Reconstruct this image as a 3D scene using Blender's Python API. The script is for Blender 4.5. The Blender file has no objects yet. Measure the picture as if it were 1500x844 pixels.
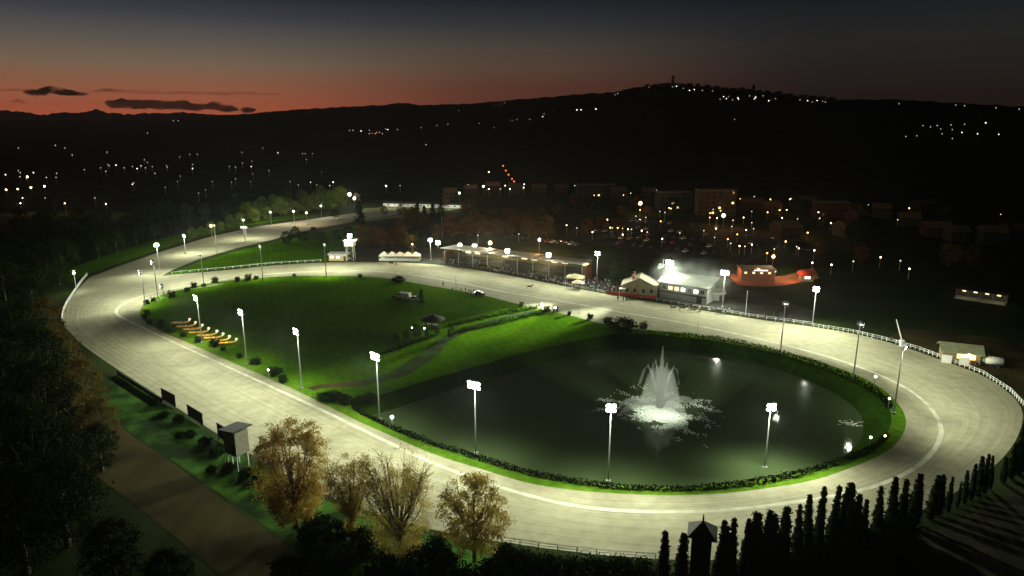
import bpy, bmesh, math, random
import numpy as np
from mathutils import Vector, Matrix, noise
from mathutils.geometry import delaunay_2d_cdt
random.seed(7); RNG = np.random.default_rng(11)
scene = bpy.context.scene
COL = scene.collection
R = math.radians

# ------------------------------------------------------------------ camera
CAM_H = 60.0
PITCH = R(13.9)
cam_d = bpy.data.cameras.new("camera"); cam = bpy.data.objects.new("camera", cam_d); COL.objects.link(cam)
cam.location = (0, 0, CAM_H); cam.rotation_euler = (R(90) - PITCH, 0, 0)
cam_d.sensor_width = 36; cam_d.lens = 24; cam_d.clip_start = 1; cam_d.clip_end = 60000
scene.camera = cam
CP, SP = math.cos(PITCH), math.sin(PITCH)

def ray(px, py):
    u = (px - 750) / 1000.0; v = (422 - py) / 1000.0
    return Vector((u, CP + v * SP, -SP + v * CP))
def at(px, py, z=0.0):
    d = ray(px, py); t = (z - CAM_H) / d.z
    return Vector((d.x * t, d.y * t, z))
def height_at(base, px, py):
    d = ray(px, py); t = base.y / d.y
    return CAM_H + d.z * t

# ------------------------------------------------------------------ object helpers
def link(name, me, parent=None):
    o = bpy.data.objects.new(name, me); COL.objects.link(o)
    if parent is not None: o.parent = parent
    return o
def tag(o, label=None, cat=None, group=None, kind=None):
    if label: o["label"] = label
    if cat: o["category"] = cat
    if group: o["group"] = group
    if kind: o["kind"] = kind
    return o
def thing(name, label, cat, loc=(0, 0, 0), rz=0.0, group=None):
    o = link(name, None); o.location = loc; o.rotation_euler = (0, 0, rz); o.empty_display_size = 0.5
    return tag(o, label, cat, group)
def children(o): return [c for c in bpy.data.objects if c.parent == o]
def dup(root, loc, rz=None, scale=None, label=None, group=None):
    kids = KIDS.get(root.name)
    if kids is None:
        kids = []
        for c in children(root): kids.append((c, children(c)))
        KIDS[root.name] = kids
    r = root.copy(); COL.objects.link(r); r.location = loc
    if rz is not None: r.rotation_euler = (0, 0, rz)
    if scale is not None: r.scale = scale if hasattr(scale, '__len__') else (scale,) * 3
    if label: r["label"] = label
    if group: r["group"] = group
    for c, gs in kids:
        d = c.copy(); COL.objects.link(d); d.parent = r
        for g in gs:
            e = g.copy(); COL.objects.link(e); e.parent = d
    return r
KIDS = {}

class MB:
    def __init__(s): s.v = []; s.f = []; s.m = []
    def add(s, vs, fs, mi=0):
        b = len(s.v); s.v.extend([tuple(x) for x in vs]); s.f.extend([tuple(i + b for i in f) for f in fs]); s.m.extend([mi] * len(fs)); return s
    def box(s, c, d, mi=0, rot=None):
        x, y, z = d[0] / 2, d[1] / 2, d[2] / 2
        vs = [Vector((i * x, j * y, k * z)) for k in (-1, 1) for j in (-1, 1) for i in (-1, 1)]
        if rot is not None: vs = [rot @ v for v in vs]
        c = Vector(c); vs = [v + c for v in vs]
        return s.add(vs, [(0, 2, 3, 1), (4, 5, 7, 6), (0, 1, 5, 4), (2, 6, 7, 3), (0, 4, 6, 2), (1, 3, 7, 5)], mi)
    def tube(s, pts, rad, n=8, mi=0, cap=True):
        pts = [Vector(p) for p in pts]
        if not hasattr(rad, '__len__'): rad = [rad] * len(pts)
        rings = []; vs = []
        for i, p in enumerate(pts):
            d = (pts[min(i + 1, len(pts) - 1)] - pts[max(i - 1, 0)])
            d = d.normalized() if d.length > 1e-9 else Vector((0, 0, 1))
            a = d.orthogonal().normalized() if abs(d.z) < 0.98 else Vector((1, 0, 0)); a = (a - d * a.dot(d)).normalized(); b = d.cross(a)
            for k in range(n):
                t = 2 * math.pi * k / n; vs.append(p + (a * math.cos(t) + b * math.sin(t)) * rad[i])
        fs = []
        for i in range(len(pts) - 1):
            for k in range(n):
                k2 = (k + 1) % n; fs.append((i * n + k, i * n + k2, (i + 1) * n + k2, (i + 1) * n + k))
        if cap:
            fs.append(tuple(range(n - 1, -1, -1))); fs.append(tuple((len(pts) - 1) * n + k for k in range(n)))
        return s.add(vs, fs, mi)
    def ball(s, c, r, seg=10, rings=7, mi=0):
        if not hasattr(r, '__len__'): r = (r, r, r)
        c = Vector(c); vs = [c + Vector((0, 0, r[2]))]
        for i in range(1, rings):
            ph = math.pi * i / rings
            for k in range(seg):
                t = 2 * math.pi * k / seg
                vs.append(c + Vector((r[0] * math.sin(ph) * math.cos(t), r[1] * math.sin(ph) * math.sin(t), r[2] * math.cos(ph))))
        vs.append(c - Vector((0, 0, r[2]))); fs = []
        for k in range(seg): fs.append((0, 1 + k, 1 + (k + 1) % seg))
        for i in range(rings - 2):
            for k in range(seg):
                a = 1 + i * seg + k; b = 1 + i * seg + (k + 1) % seg; fs.append((a, a + seg, b + seg, b))
        l = len(vs) - 1
        for k in range(seg): fs.append((l, 1 + (rings - 2) * seg + (k + 1) % seg, 1 + (rings - 2) * seg + k))
        return s.add(vs, fs, mi)
    def prism(s, poly, z0, z1, mi=0):
        n = len(poly); vs = [(p[0], p[1], z0) for p in poly] + [(p[0], p[1], z1) for p in poly]
        fs = [tuple(range(n - 1, -1, -1)), tuple(range(n, 2 * n))] + [(i, (i + 1) % n, n + (i + 1) % n, n + i) for i in range(n)]
        return s.add(vs, fs, mi)
    def mesh(s, name, mats, smooth=False):
        me = bpy.data.meshes.new(name); me.from_pydata(s.v, [], s.f)
        mats = mats if isinstance(mats, (list, tuple)) else [mats]
        for m in mats: me.materials.append(m)
        if len(mats) > 1: me.polygons.foreach_set("material_index", s.m)
        if smooth: me.polygons.foreach_set("use_smooth", [True] * len(me.polygons))
        me.update(); return me
    def build(s, name, mats, parent=None, smooth=False):
        return link(name, s.mesh(name, mats, smooth), parent)

def remeshed(mb, name, mats, voxel, matfn=None):
    o = link("temporary_body", mb.mesh(name, mats)); md = o.modifiers.new("remesh", 'REMESH'); md.mode = 'VOXEL'; md.voxel_size = voxel
    dg = bpy.context.evaluated_depsgraph_get(); me = bpy.data.meshes.new_from_object(o.evaluated_get(dg)); bpy.data.objects.remove(o); me.name = name
    me.materials.clear()
    for m in mats: me.materials.append(m)
    if matfn: me.polygons.foreach_set("material_index", [matfn(p.center) for p in me.polygons])
    me.polygons.foreach_set("use_smooth", [True] * len(me.polygons)); me.update(); return me

# ------------------------------------------------------------------ materials
def newmat(name):
    m = bpy.data.materials.new(name); m.use_nodes = True; nt = m.node_tree
    return m, nt, nt.nodes["Principled BSDF"]
def mat(name, c1, c2=None, scale=1.0, rough=0.8, detail=5, bump=0.0, metal=0.0, coord='Object', lo=0.35, hi=0.65, spec=0.3, rand=0.0):
    m, nt, b = newmat(name); N = nt.nodes; L = nt.links
    b.inputs['Roughness'].default_value = rough; b.inputs['Metallic'].default_value = metal; b.inputs['Specular IOR Level'].default_value = spec
    b.inputs['Base Color'].default_value = (*c1, 1)
    if c2 is None: return m
    tc = N.new('ShaderNodeTexCoord'); nz = N.new('ShaderNodeTexNoise'); nz.inputs['Scale'].default_value = scale; nz.inputs['Detail'].default_value = detail
    L.new(tc.outputs[coord], nz.inputs['Vector'])
    cr = N.new('ShaderNodeValToRGB'); cr.color_ramp.elements[0].position = lo; cr.color_ramp.elements[1].position = hi
    cr.color_ramp.elements[0].color = (*c1, 1); cr.color_ramp.elements[1].color = (*c2, 1)
    L.new(nz.outputs['Fac'], cr.inputs['Fac']); out = cr.outputs['Color']
    if rand:
        oi = N.new('ShaderNodeObjectInfo'); hs = N.new('ShaderNodeHueSaturation')
        mr = N.new('ShaderNodeMapRange'); mr.inputs['To Min'].default_value = 1 - rand; mr.inputs['To Max'].default_value = 1 + rand
        L.new(oi.outputs['Random'], mr.inputs['Value']); L.new(mr.outputs['Result'], hs.inputs['Value']); L.new(out, hs.inputs['Color']); out = hs.outputs['Color']
    L.new(out, b.inputs['Base Color'])
    if bump:
        bp = N.new('ShaderNodeBump'); bp.inputs['Strength'].default_value = bump; L.new(nz.outputs['Fac'], bp.inputs['Height']); L.new(bp.outputs['Normal'], b.inputs['Normal'])
    return m
def emit(name, col, strength, sample=False):
    m, nt, b = newmat(name)
    b.inputs['Base Color'].default_value = (0.8, 0.8, 0.8, 1); b.inputs['Emission Color'].default_value = (*col, 1); b.inputs['Emission Strength'].default_value = strength
    if not sample: m.cycles.emission_sampling = 'NONE'
    return m
def leafmat(name, c1, c2, scale=0.35, trans=0.45, rand=0.25):
    m, nt, b = newmat(name); N = nt.nodes; L = nt.links; N.remove(b); out = N["Material Output"]
    tc = N.new('ShaderNodeTexCoord'); nz = N.new('ShaderNodeTexNoise'); nz.inputs['Scale'].default_value = scale; nz.inputs['Detail'].default_value = 4
    L.new(tc.outputs['Object'], nz.inputs['Vector'])
    cr = N.new('ShaderNodeValToRGB'); cr.color_ramp.elements[0].position = .35; cr.color_ramp.elements[1].position = .65
    cr.color_ramp.elements[0].color = (*c1, 1); cr.color_ramp.elements[1].color = (*c2, 1); L.new(nz.outputs['Fac'], cr.inputs['Fac'])
    oi = N.new('ShaderNodeObjectInfo'); hs = N.new('ShaderNodeHueSaturation'); mr = N.new('ShaderNodeMapRange')
    mr.inputs['To Min'].default_value = 1 - rand; mr.inputs['To Max'].default_value = 1 + rand
    L.new(oi.outputs['Random'], mr.inputs['Value']); L.new(mr.outputs['Result'], hs.inputs['Value']); L.new(cr.outputs['Color'], hs.inputs['Color'])
    d = N.new('ShaderNodeBsdfDiffuse'); t = N.new('ShaderNodeBsdfTranslucent'); mx = N.new('ShaderNodeMixShader'); mx.inputs['Fac'].default_value = trans
    L.new(hs.outputs['Color'], d.inputs['Color']); L.new(hs.outputs['Color'], t.inputs['Color'])
    L.new(d.outputs[0], mx.inputs[1]); L.new(t.outputs[0], mx.inputs[2]); L.new(mx.outputs[0], out.inputs['Surface'])
    return m
def volmat(name, col, dens, aniso=0.0, noise_scale=None, lo=.4, hi=.65, absorb=None):
    m, nt, b = newmat(name); N = nt.nodes; L = nt.links; N.remove(b)
    v = N.new('ShaderNodeVolumePrincipled'); v.inputs['Color'].default_value = (*col, 1); v.inputs['Density'].default_value = dens; v.inputs['Anisotropy'].default_value = aniso
    if absorb: v.inputs['Absorption Color'].default_value = (*absorb, 1)
    L.new(v.outputs[0], N["Material Output"].inputs['Volume'])
    if noise_scale:
        tc = N.new('ShaderNodeTexCoord'); nz = N.new('ShaderNodeTexNoise'); nz.inputs['Scale'].default_value = noise_scale; nz.inputs['Detail'].default_value = 3
        L.new(tc.outputs['Object'], nz.inputs['Vector']); mr = N.new('ShaderNodeMapRange'); mr.inputs['From Min'].default_value = lo; mr.inputs['From Max'].default_value = hi
        mr.inputs['To Min'].default_value = 0; mr.inputs['To Max'].default_value = dens; L.new(nz.outputs['Fac'], mr.inputs['Value']); L.new(mr.outputs['Result'], v.inputs['Density'])
    return m

M = {}
M['ground'] = mat('dark_meadow', (.014, .022, .006), (.028, .042, .012), .04, .95, 8, .0, spec=.03)
M['lawn'] = mat('mown_lawn', (.04, .12, .004), (.07, .16, .01), .12, .9, 8)
M['path'] = mat('dark_gravel', (.014, .03, .005), (.036, .07, .009), .25, .95, 8, spec=.03)
M['verge'] = mat('verge_grass', (.09, .13, .02), (.12, .16, .03), .25, .9, 8)
M['bank'] = mat('bank_grass', (.022, .055, .008), (.06, .12, .016), .22, .95, 9)
M['asphalt'] = mat('asphalt', (.035, .035, .033), (.06, .058, .052), .2, .9, 8, spec=.03)
M['dirt'] = mat('packed_dirt', (.026, .021, .008), (.07, .056, .022), .09, .95, 8, spec=.03)
M['furrow'] = mat('ploughed_soil', (.02, .019, .014), (.045, .042, .03), .3, .95, 6, spec=.03)
M['pole'] = mat('galvanised_steel', (.33, .34, .33), (.42, .43, .42), 2, .45, 3, metal=.4)
M['darkmetal'] = mat('dark_painted_metal', (.05, .05, .05), (.08, .08, .08), 2, .5)
M['white'] = mat('white_paint', (.72, .72, .68), (.8, .8, .77), 1.5, .6)
M['wood'] = mat('weathered_wood', (.16, .12, .08), (.24, .18, .12), 3, .85)
M['darkwood'] = mat('dark_stained_wood', (.04, .035, .03), (.06, .05, .04), 2, .8)
M['bark'] = mat('bark', (.06, .05, .035), (.11, .09, .065), 4, .95)
M['roofmetal'] = mat('pale_roof_sheet', (.5, .5, .45), (.62, .62, .56), .6, .6)
M['tile'] = mat('clay_roof_tile', (.22, .13, .08), (.32, .2, .12), 1.2, .85)
M['plaster'] = mat('ochre_plaster', (.36, .29, .18), (.44, .36, .24), .6, .9)
M['concrete'] = mat('grey_concrete', (.26, .26, .24), (.36, .35, .32), .5, .9)
M['brick'] = mat('red_brick', (.28, .12, .07), (.36, .16, .09), 1.5, .9)
M['redcloth'] = mat('red_banner', (.5, .07, .035), (.6, .1, .05), 1, .8)
M['glass'] = mat('dark_glass', (.02, .025, .03), None, rough=.1, spec=.6)
M['rubber'] = mat('rubber', (.025, .025, .025), None, rough=.9)
M['board'] = mat('dark_plywood', (.045, .045, .045), (.06, .06, .058), 1.5, .85)
M['yellow'] = mat('yellow_hull', (.6, .36, .04), (.68, .42, .06), 1.2, .4)
M['canvas'] = mat('white_canvas', (.72, .7, .6), (.8, .78, .68), 1, .8)
M['thatch'] = mat('dark_thatch', (.03, .026, .018), (.05, .042, .03), 3, .95)
M['bushleaf'] = leafmat('dark_bush_leaf', (.009, .02, .006), (.02, .038, .011), .8, .2)
M['cypress'] = leafmat('cypress_leaf', (.008, .016, .006), (.02, .032, .012), .8, .1)
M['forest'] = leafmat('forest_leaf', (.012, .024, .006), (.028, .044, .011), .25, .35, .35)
M['dusk_brown'] = leafmat('dusk_brown_leaf', (.055, .04, .012), (.12, .085, .022), .3, .3, .2)  # dark leaf copies: the weak light on these trees is put into the colour
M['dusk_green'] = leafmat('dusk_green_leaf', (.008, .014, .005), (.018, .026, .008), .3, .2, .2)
M['lit_hedge'] = leafmat('lit_hedge_leaf', (.08, .13, .018), (.17, .22, .035), .25, .4, .3)  # brighter leaf copy, its colour standing for the chute lamps' light
M['autumn_gold'] = leafmat('golden_leaf', (.28, .215, .05), (.42, .34, .09), .3, .55, .15)
M['autumn_rust'] = leafmat('rusty_leaf', (.25, .14, .035), (.38, .29, .07), .2, .62, .15)
M['autumn_brown'] = leafmat('olive_brown_leaf', (.21, .15, .035), (.38, .30, .08), .3, .62, .15)
M['lens'] = emit('floodlight_lens', (1, 1, .93), 60)
M['lens_small'] = emit('lamp_globe_white', (1, .98, .9), 14)
M['globe_far'] = emit('far_lamp_white', (1, .95, .82), 7)
M['globe_far_dim'] = emit('far_lamp_dim', (1, .86, .66), 1.5)
M['globe_amber'] = emit('lamp_amber', (1, .62, .25), 14)
M['globe_orange'] = emit('lamp_orange', (1, .38, .1), 10)
M['globe_red'] = emit('lamp_red', (1, .16, .04), 2.2)
M['winwarm'] = emit('lit_window_warm', (1, .75, .38), 1.6)
M['winyellow'] = emit('lit_interior_yellow', (1, .72, .06), .8)
M['winwhite'] = emit('lit_window_white', (1, .95, .8), 2.5)

def grass_material(name, dark, light, worn):
    m, nt, b = newmat(name); N = nt.nodes; L = nt.links; tc = N.new('ShaderNodeTexCoord'); last = None
    for sc, lo, hi, c0, c1 in ((.05, .3, .7, (*dark, 1), (*light, 1)), (.6, .25, .75, (.6, .66, .58, 1), (1.3, 1.24, 1.2, 1)), (4.0, .3, .7, (.7, .7, .7, 1), (1.25, 1.25, 1.25, 1))):
        nz = N.new('ShaderNodeTexNoise'); nz.inputs['Scale'].default_value = sc; nz.inputs['Detail'].default_value = 6; nz.inputs['Roughness'].default_value = .6; L.new(tc.outputs['Object'], nz.inputs['Vector'])
        cr = N.new('ShaderNodeValToRGB'); e = cr.color_ramp.elements; e[0].position = lo; e[1].position = hi; e[0].color = c0; e[1].color = c1; L.new(nz.outputs['Fac'], cr.inputs['Fac'])
        if last is None: last = cr.outputs[0]
        else:
            x = N.new('ShaderNodeMix'); x.data_type = 'RGBA'; x.blend_type = 'MULTIPLY'; x.inputs[0].default_value = 1; L.new(last, x.inputs[6]); L.new(cr.outputs[0], x.inputs[7]); last = x.outputs[2]
    wv = N.new('ShaderNodeTexWave'); wv.inputs['Scale'].default_value = .11; wv.inputs['Distortion'].default_value = 1.5; mp = N.new('ShaderNodeMapping'); mp.inputs['Rotation'].default_value = (0, 0, -.35); L.new(tc.outputs['Object'], mp.inputs[0]); L.new(mp.outputs[0], wv.inputs['Vector'])
    mr = N.new('ShaderNodeMapRange'); mr.inputs['To Min'].default_value = .95; mr.inputs['To Max'].default_value = 1.03; L.new(wv.outputs['Fac'], mr.inputs['Value'])
    hs = N.new('ShaderNodeHueSaturation'); L.new(mr.outputs[0], hs.inputs['Value']); L.new(last, hs.inputs['Color'])
    n4 = N.new('ShaderNodeTexNoise'); n4.inputs['Scale'].default_value = .09; n4.inputs['Detail'].default_value = 7; L.new(tc.outputs['Object'], n4.inputs['Vector']); m4 = N.new('ShaderNodeMapRange'); m4.inputs['From Min'].default_value = .6; m4.inputs['From Max'].default_value = .75; m4.inputs['To Max'].default_value = .5; L.new(n4.outputs['Fac'], m4.inputs['Value'])
    x = N.new('ShaderNodeMix'); x.data_type = 'RGBA'; L.new(m4.outputs[0], x.inputs[0]); L.new(hs.outputs[0], x.inputs[6]); x.inputs[7].default_value = (*worn, 1); L.new(x.outputs[2], b.inputs['Base Color']); b.inputs['Roughness'].default_value = 1; b.inputs['Specular IOR Level'].default_value = 0
    return m
M['lawn'] = grass_material('mown_lawn_layers', (.036, .105, .003), (.085, .19, .005), (.09, .12, .012))
M['verge'] = grass_material('verge_layers', (.05, .12, .008), (.09, .17, .014), (.10, .13, .02))
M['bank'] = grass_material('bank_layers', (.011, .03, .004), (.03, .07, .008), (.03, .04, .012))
M['rough_grass'] = mat('rough_grass', (.010, .026, .005), (.05, .13, .014), .16, .95, 10, lo=.4, hi=.68, spec=.03)
M['hedge'] = leafmat('shaded_hedge_leaf', (.005, .010, .003), (.012, .022, .006), .8, .1)  # leaves blackened so the colour carries the shadow along the bank
M['mist'] = None
# ------------------------------------------------------------------ curves
def closed_curve(pix, n, z=0.0):
    pts = [at(x, y, z) for x, y in pix]; k = len(pts); dense = []
    for i in range(k):
        p0, p1, p2, p3 = pts[i - 1], pts[i], pts[(i + 1) % k], pts[(i + 2) % k]
        # centripetal Catmull-Rom
        t0 = 0; t1 = t0 + max((p1 - p0).length, 1e-3) ** .5; t2 = t1 + max((p2 - p1).length, 1e-3) ** .5; t3 = t2 + max((p3 - p2).length, 1e-3) ** .5
        for s in range(12):
            t = t1 + (t2 - t1) * s / 12
            a1 = p0 * ((t1 - t) / (t1 - t0)) + p1 * ((t - t0) / (t1 - t0)); a2 = p1 * ((t2 - t) / (t2 - t1)) + p2 * ((t - t1) / (t2 - t1)); a3 = p2 * ((t3 - t) / (t3 - t2)) + p3 * ((t - t2) / (t3 - t2))
            b1 = a1 * ((t2 - t) / (t2 - t0)) + a2 * ((t - t0) / (t2 - t0)); b2 = a2 * ((t3 - t) / (t3 - t1)) + a3 * ((t - t1) / (t3 - t1))
            dense.append(b1 * ((t2 - t) / (t2 - t1)) + b2 * ((t - t1) / (t2 - t1)))
    return resample(dense + [dense[0]], n, True)
def resample(pts, n, closed=False):
    d = [0]
    for a, b in zip(pts, pts[1:]): d.append(d[-1] + (b - a).length)
    out = []; j = 0; cnt = n if closed else n - 1
    for i in range(n):
        t = d[-1] * i / cnt
        while j < len(d) - 2 and d[j + 1] < t: j += 1
        f = (t - d[j]) / max(d[j + 1] - d[j], 1e-9); out.append(pts[j].lerp(pts[j + 1], f))
    return out
def open_curve(pix, n, z=0.0):
    return resample([at(x, y, z) for x, y in pix], n)
def smooth_closed(pts, it=3):
    for _ in range(it): pts = [(pts[i - 1] + pts[i] * 2 + pts[(i + 1) % len(pts)]) / 4 for i in range(len(pts))]
    return pts
def inside(p, poly):
    x, y = p[0], p[1]; c = False; j = len(poly) - 1
    for i in range(len(poly)):
        a, b = poly[i], poly[j]
        if (a[1] > y) != (b[1] > y) and x < (b[0] - a[0]) * (y - a[1]) / (b[1] - a[1]) + a[0]: c = not c
        j = i
    return c
def centroid(p): return sum(p, Vector((0, 0, 0))) / len(p)
def outward(pts, i):
    n = len(pts); t = pts[(i + 1) % n] - pts[i - 1]; nn = Vector((t.y, -t.x, 0)).normalized()
    return nn if nn.dot(pts[i] - centroid(pts)) > 0 else -nn

OUTER = [(92,470),(100,440),(130,420),(185,411),(250,403),(330,396),(400,389),(470,385),(560,384),(640,388),(700,396),(800,414),(900,433),(1000,450),(1090,465),(1190,479),(1250,489),(1300,501),(1380,528),(1440,551),(1480,578),(1497,600),(1494,632),(1470,670),(1430,702),(1370,738),(1280,778),(1160,810),(1050,821),(960,819),(870,812),(750,797),(620,773),(500,735),(410,690),(330,643),(240,585),(170,540),(115,500)]
INNER = [(205,459),(212,446),(235,433),(280,421),(330,412),(400,406),(480,404),(560,407),(620,417),(700,431),(765,447),(830,461),(905,479),(1000,488),(1100,505),(1200,530),(1270,556),(1310,585),(1327,614),(1320,641),(1295,664),(1247,685),(1190,704),(1140,713),(1060,723),(980,726),(900,723),(830,717),(770,707),(717,691),(637,666),(567,636),(526,618),(482,596),(450,580),(400,557),(340,531),(280,504),(240,487),(214,471)]
LINE = [(170,458),(180,446),(215,432),(270,420),(340,408),(420,400),(500,397),(570,399),(660,412),(740,428),(820,441),(900,456),(1000,473),(1100,494),(1200,519),(1280,546),(1340,577),(1376,618),(1374,650),(1340,686),(1270,716),(1150,738),(1050,748),(940,750),(840,741),(740,716),(640,681),(560,644),(480,605),(400,568),(330,536),(260,504),(205,478)]
BANK = [(512,592),(560,578),(620,559),(700,536),(780,514),(850,498),(905,489),(960,491),(1040,498),(1120,513),(1200,537),(1265,565),(1300,592),(1308,616),(1300,641),(1280,657),(1247,672),(1167,697),(1087,711),(1007,718),(940,718),(880,714),(770,694),(703,674),(637,653),(573,628),(540,612)]
NR = 480
outer = smooth_closed(closed_curve(OUTER, NR)); inner = smooth_closed(closed_curve(INNER, NR)); lane = smooth_closed(closed_curve(LINE, NR)); bank = smooth_closed(closed_curve(BANK, 240))
WATER_Z = -2.5
water = [p - outward(bank, i) * (4.0 if p.x < 60 else 4.0 + min(3.5, (p.x - 60) * .09)) for i, p in enumerate(bank)]
water = [Vector((p.x, p.y, WATER_Z)) for p in water]

def sheet(name, polys, z, m, label=None, kind='structure', holes=()):
    """flat sheet bounded by polygon polys[0], with holes"""
    vs = []; es = []
    for poly in [polys] + list(holes):
        b = len(vs); k = len(poly); vs += [Vector((p[0], p[1])) for p in poly]; es += [(b + i, b + (i + 1) % k) for i in range(k)]
    r = delaunay_2d_cdt(vs, es, [], 1 if not holes else 0, 1e-5)
    v2, f2 = r[0], r[2]
    fs = []
    for f in f2:
        c = sum((v2[i] for i in f), Vector((0, 0))) / len(f)
        if inside(c, polys) and not any(inside(c, h) for h in holes): fs.append(f)
    mb = MB(); mb.add([(v.x, v.y, z) for v in v2], fs); o = mb.build(name, m)
    for p in o.data.polygons:
        if p.normal.z < 0: p.flip()
    return tag(o, label, kind=kind)
# ------------------------------------------------------------------ terrain
RIDGE = [(-200,176),(0,176),(120,176),(250,175),(300,171),(370,166),(440,160),(500,157),(560,154),(585,151),(620,154),(680,152),(760,146),(850,138),(900,135),(935,127),(985,123),(1030,127),(1100,133),(1180,142),(1230,146),(1300,146),(1400,150),(1500,157),(1700,165)]
def azel(px, py):
    d = ray(px, py); return math.degrees(math.atan2(d.x, d.y)), math.atan2(d.z, math.hypot(d.x, d.y))
_ra = [azel(*p) for p in RIDGE]; RA = np.array([a for a, e in _ra]); RE = np.array([e for a, e in _ra])
def ridge_r(az): return float(np.interp(az, [-40, -20, 0, 12, 40], [5200, 4600, 3800, 3000, 2700]))
def foot_r(az): return float(np.interp(az, [-40, -15, 0, 15, 40], [2200, 1500, 900, 620, 560]))
def terrain(x, y):
    r = math.hypot(x, y); az = math.degrees(math.atan2(x, y)) if r > 0 else 0
    if r < 330: return 0.0
    azc = max(-45, min(45, az)); Rr = ridge_r(azc); r0 = foot_r(azc); e = float(np.interp(azc, RA, RE))
    zr = max(CAM_H + Rr * math.tan(e), 0)
    if zr <= 0.5: zr = 0
    t = max(0, (r - r0) / (Rr - r0)); bump = 1 + 0
    if t <= 1:
        s = t * t * (3 - 2 * t) * .45 + t ** 1.5 * .55
        z = zr * s + 6 * t * (1 - t) * 4 * noise.noise((x * .002, y * .002, 3)) * min(1, zr / 60)
    else:
        z = zr * max(.3, 1 - (t - 1) * .9)
    if t > .6:  # wooded crest: uneven tree tops
        k = min(1, (t - .6) / .3)
        if zr > 3: z += k * (5 * noise.noise((azc * 1.7, r * .002, 0)) + 3.5 * abs(noise.noise((azc * 6, r * .004, 5))) + 2 * abs(noise.noise((azc * 17, r * .01, 9))))
    return z
def on_terrain(px, py):
    d = ray(px, py).normalized(); t = 150.0; last = t
    while t < 9000:
        p = Vector((0, 0, CAM_H)) + d * t
        if p.z <= terrain(p.x, p.y):
            lo, hi = last, t
            for _ in range(24):
                m = (lo + hi) / 2; p = Vector((0, 0, CAM_H)) + d * m
                if p.z <= terrain(p.x, p.y): hi = m
                else: lo = m
            p = Vector((0, 0, CAM_H)) + d * hi; p.z = terrain(p.x, p.y); return p
        last = t; t += max(3, t * .01)
    return None

def build_ground():
    angs = [a for a in np.arange(-180, -44, 4)] + [a for a in np.arange(-44, 44.01, .2)] + [a for a in np.arange(48, 180, 4)]
    rad = [6, 30, 55] + list(np.arange(70, 330, 4.0)); r = 335
    while r < 9000: rad.append(r); r *= 1.035
    rad.append(9800)
    sl = [(p.x, p.y) for p in lane[::2]]
    bx0 = min(p[0] for p in sl); bx1 = max(p[0] for p in sl); by0 = min(p[1] for p in sl); by1 = max(p[1] for p in sl)
    vs = [(0, 0, 0)]
    for rr in rad:
        for a in angs:
            x = rr * math.sin(R(a)); y = rr * math.cos(R(a)); z = terrain(x, y)
            if rr > 9500: z = 0
            if bx0 < x < bx1 and by0 < y < by1 and inside((x, y), sl): z = -7.0
            vs.append((x, y, z))
    n = len(angs); fs = [(0, 1 + (k + 1) % n, 1 + k) for k in range(n)]
    for i in range(len(rad) - 1):
        for k in range(n):
            k2 = (k + 1) % n; fs.append((1 + i * n + k, 1 + i * n + k2, 1 + (i + 1) * n + k2, 1 + (i + 1) * n + k))
    mb = MB(); mb.add(vs, fs); o = mb.build("ground", M['ground'], smooth=True); tag(o, kind='structure')
    me = o.data; me.flip_normals() if me.polygons[5].normal.z < 0 else None
build_ground()

def build_far_hills():
    sil = [(-250,166),(-60,166),(0,161),(30,164),(60,168),(100,165),(140,163),(180,167),(220,166),(260,165),(300,167),(370,171),(480,176)]
    a = [azel(*p) for p in sil]; A = [x for x, _ in a]; E = [y for _, y in a]; vs = []; D0 = 7800
    az = np.arange(A[0], A[-1], .1); rows = [(6600, 0.0), (7100, .45), (7500, .8), (7800, 1.0), (8400, .7), (9000, 0)]
    for d, s in rows:
        for x in az:
            z = CAM_H + D0 * math.tan(float(np.interp(x, A, E))) + 20 * noise.noise((x * .9, 0, 1)) + 13 * noise.noise((x * 3.1, 0, 2)) + 7 * abs(noise.noise((x * 9, 0, 4)))
            vs.append((d * math.sin(R(x)), d * math.cos(R(x)), z * s + (s - 1) * 4))
    n = len(az); fs = [(i * n + k, i * n + k + 1, (i + 1) * n + k + 1, (i + 1) * n + k) for i in range(len(rows) - 1) for k in range(n - 1)]
    mb = MB(); mb.add(vs, fs); tag(mb.build("hills", M['ground'], smooth=True), kind='structure')
build_far_hills()

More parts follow.
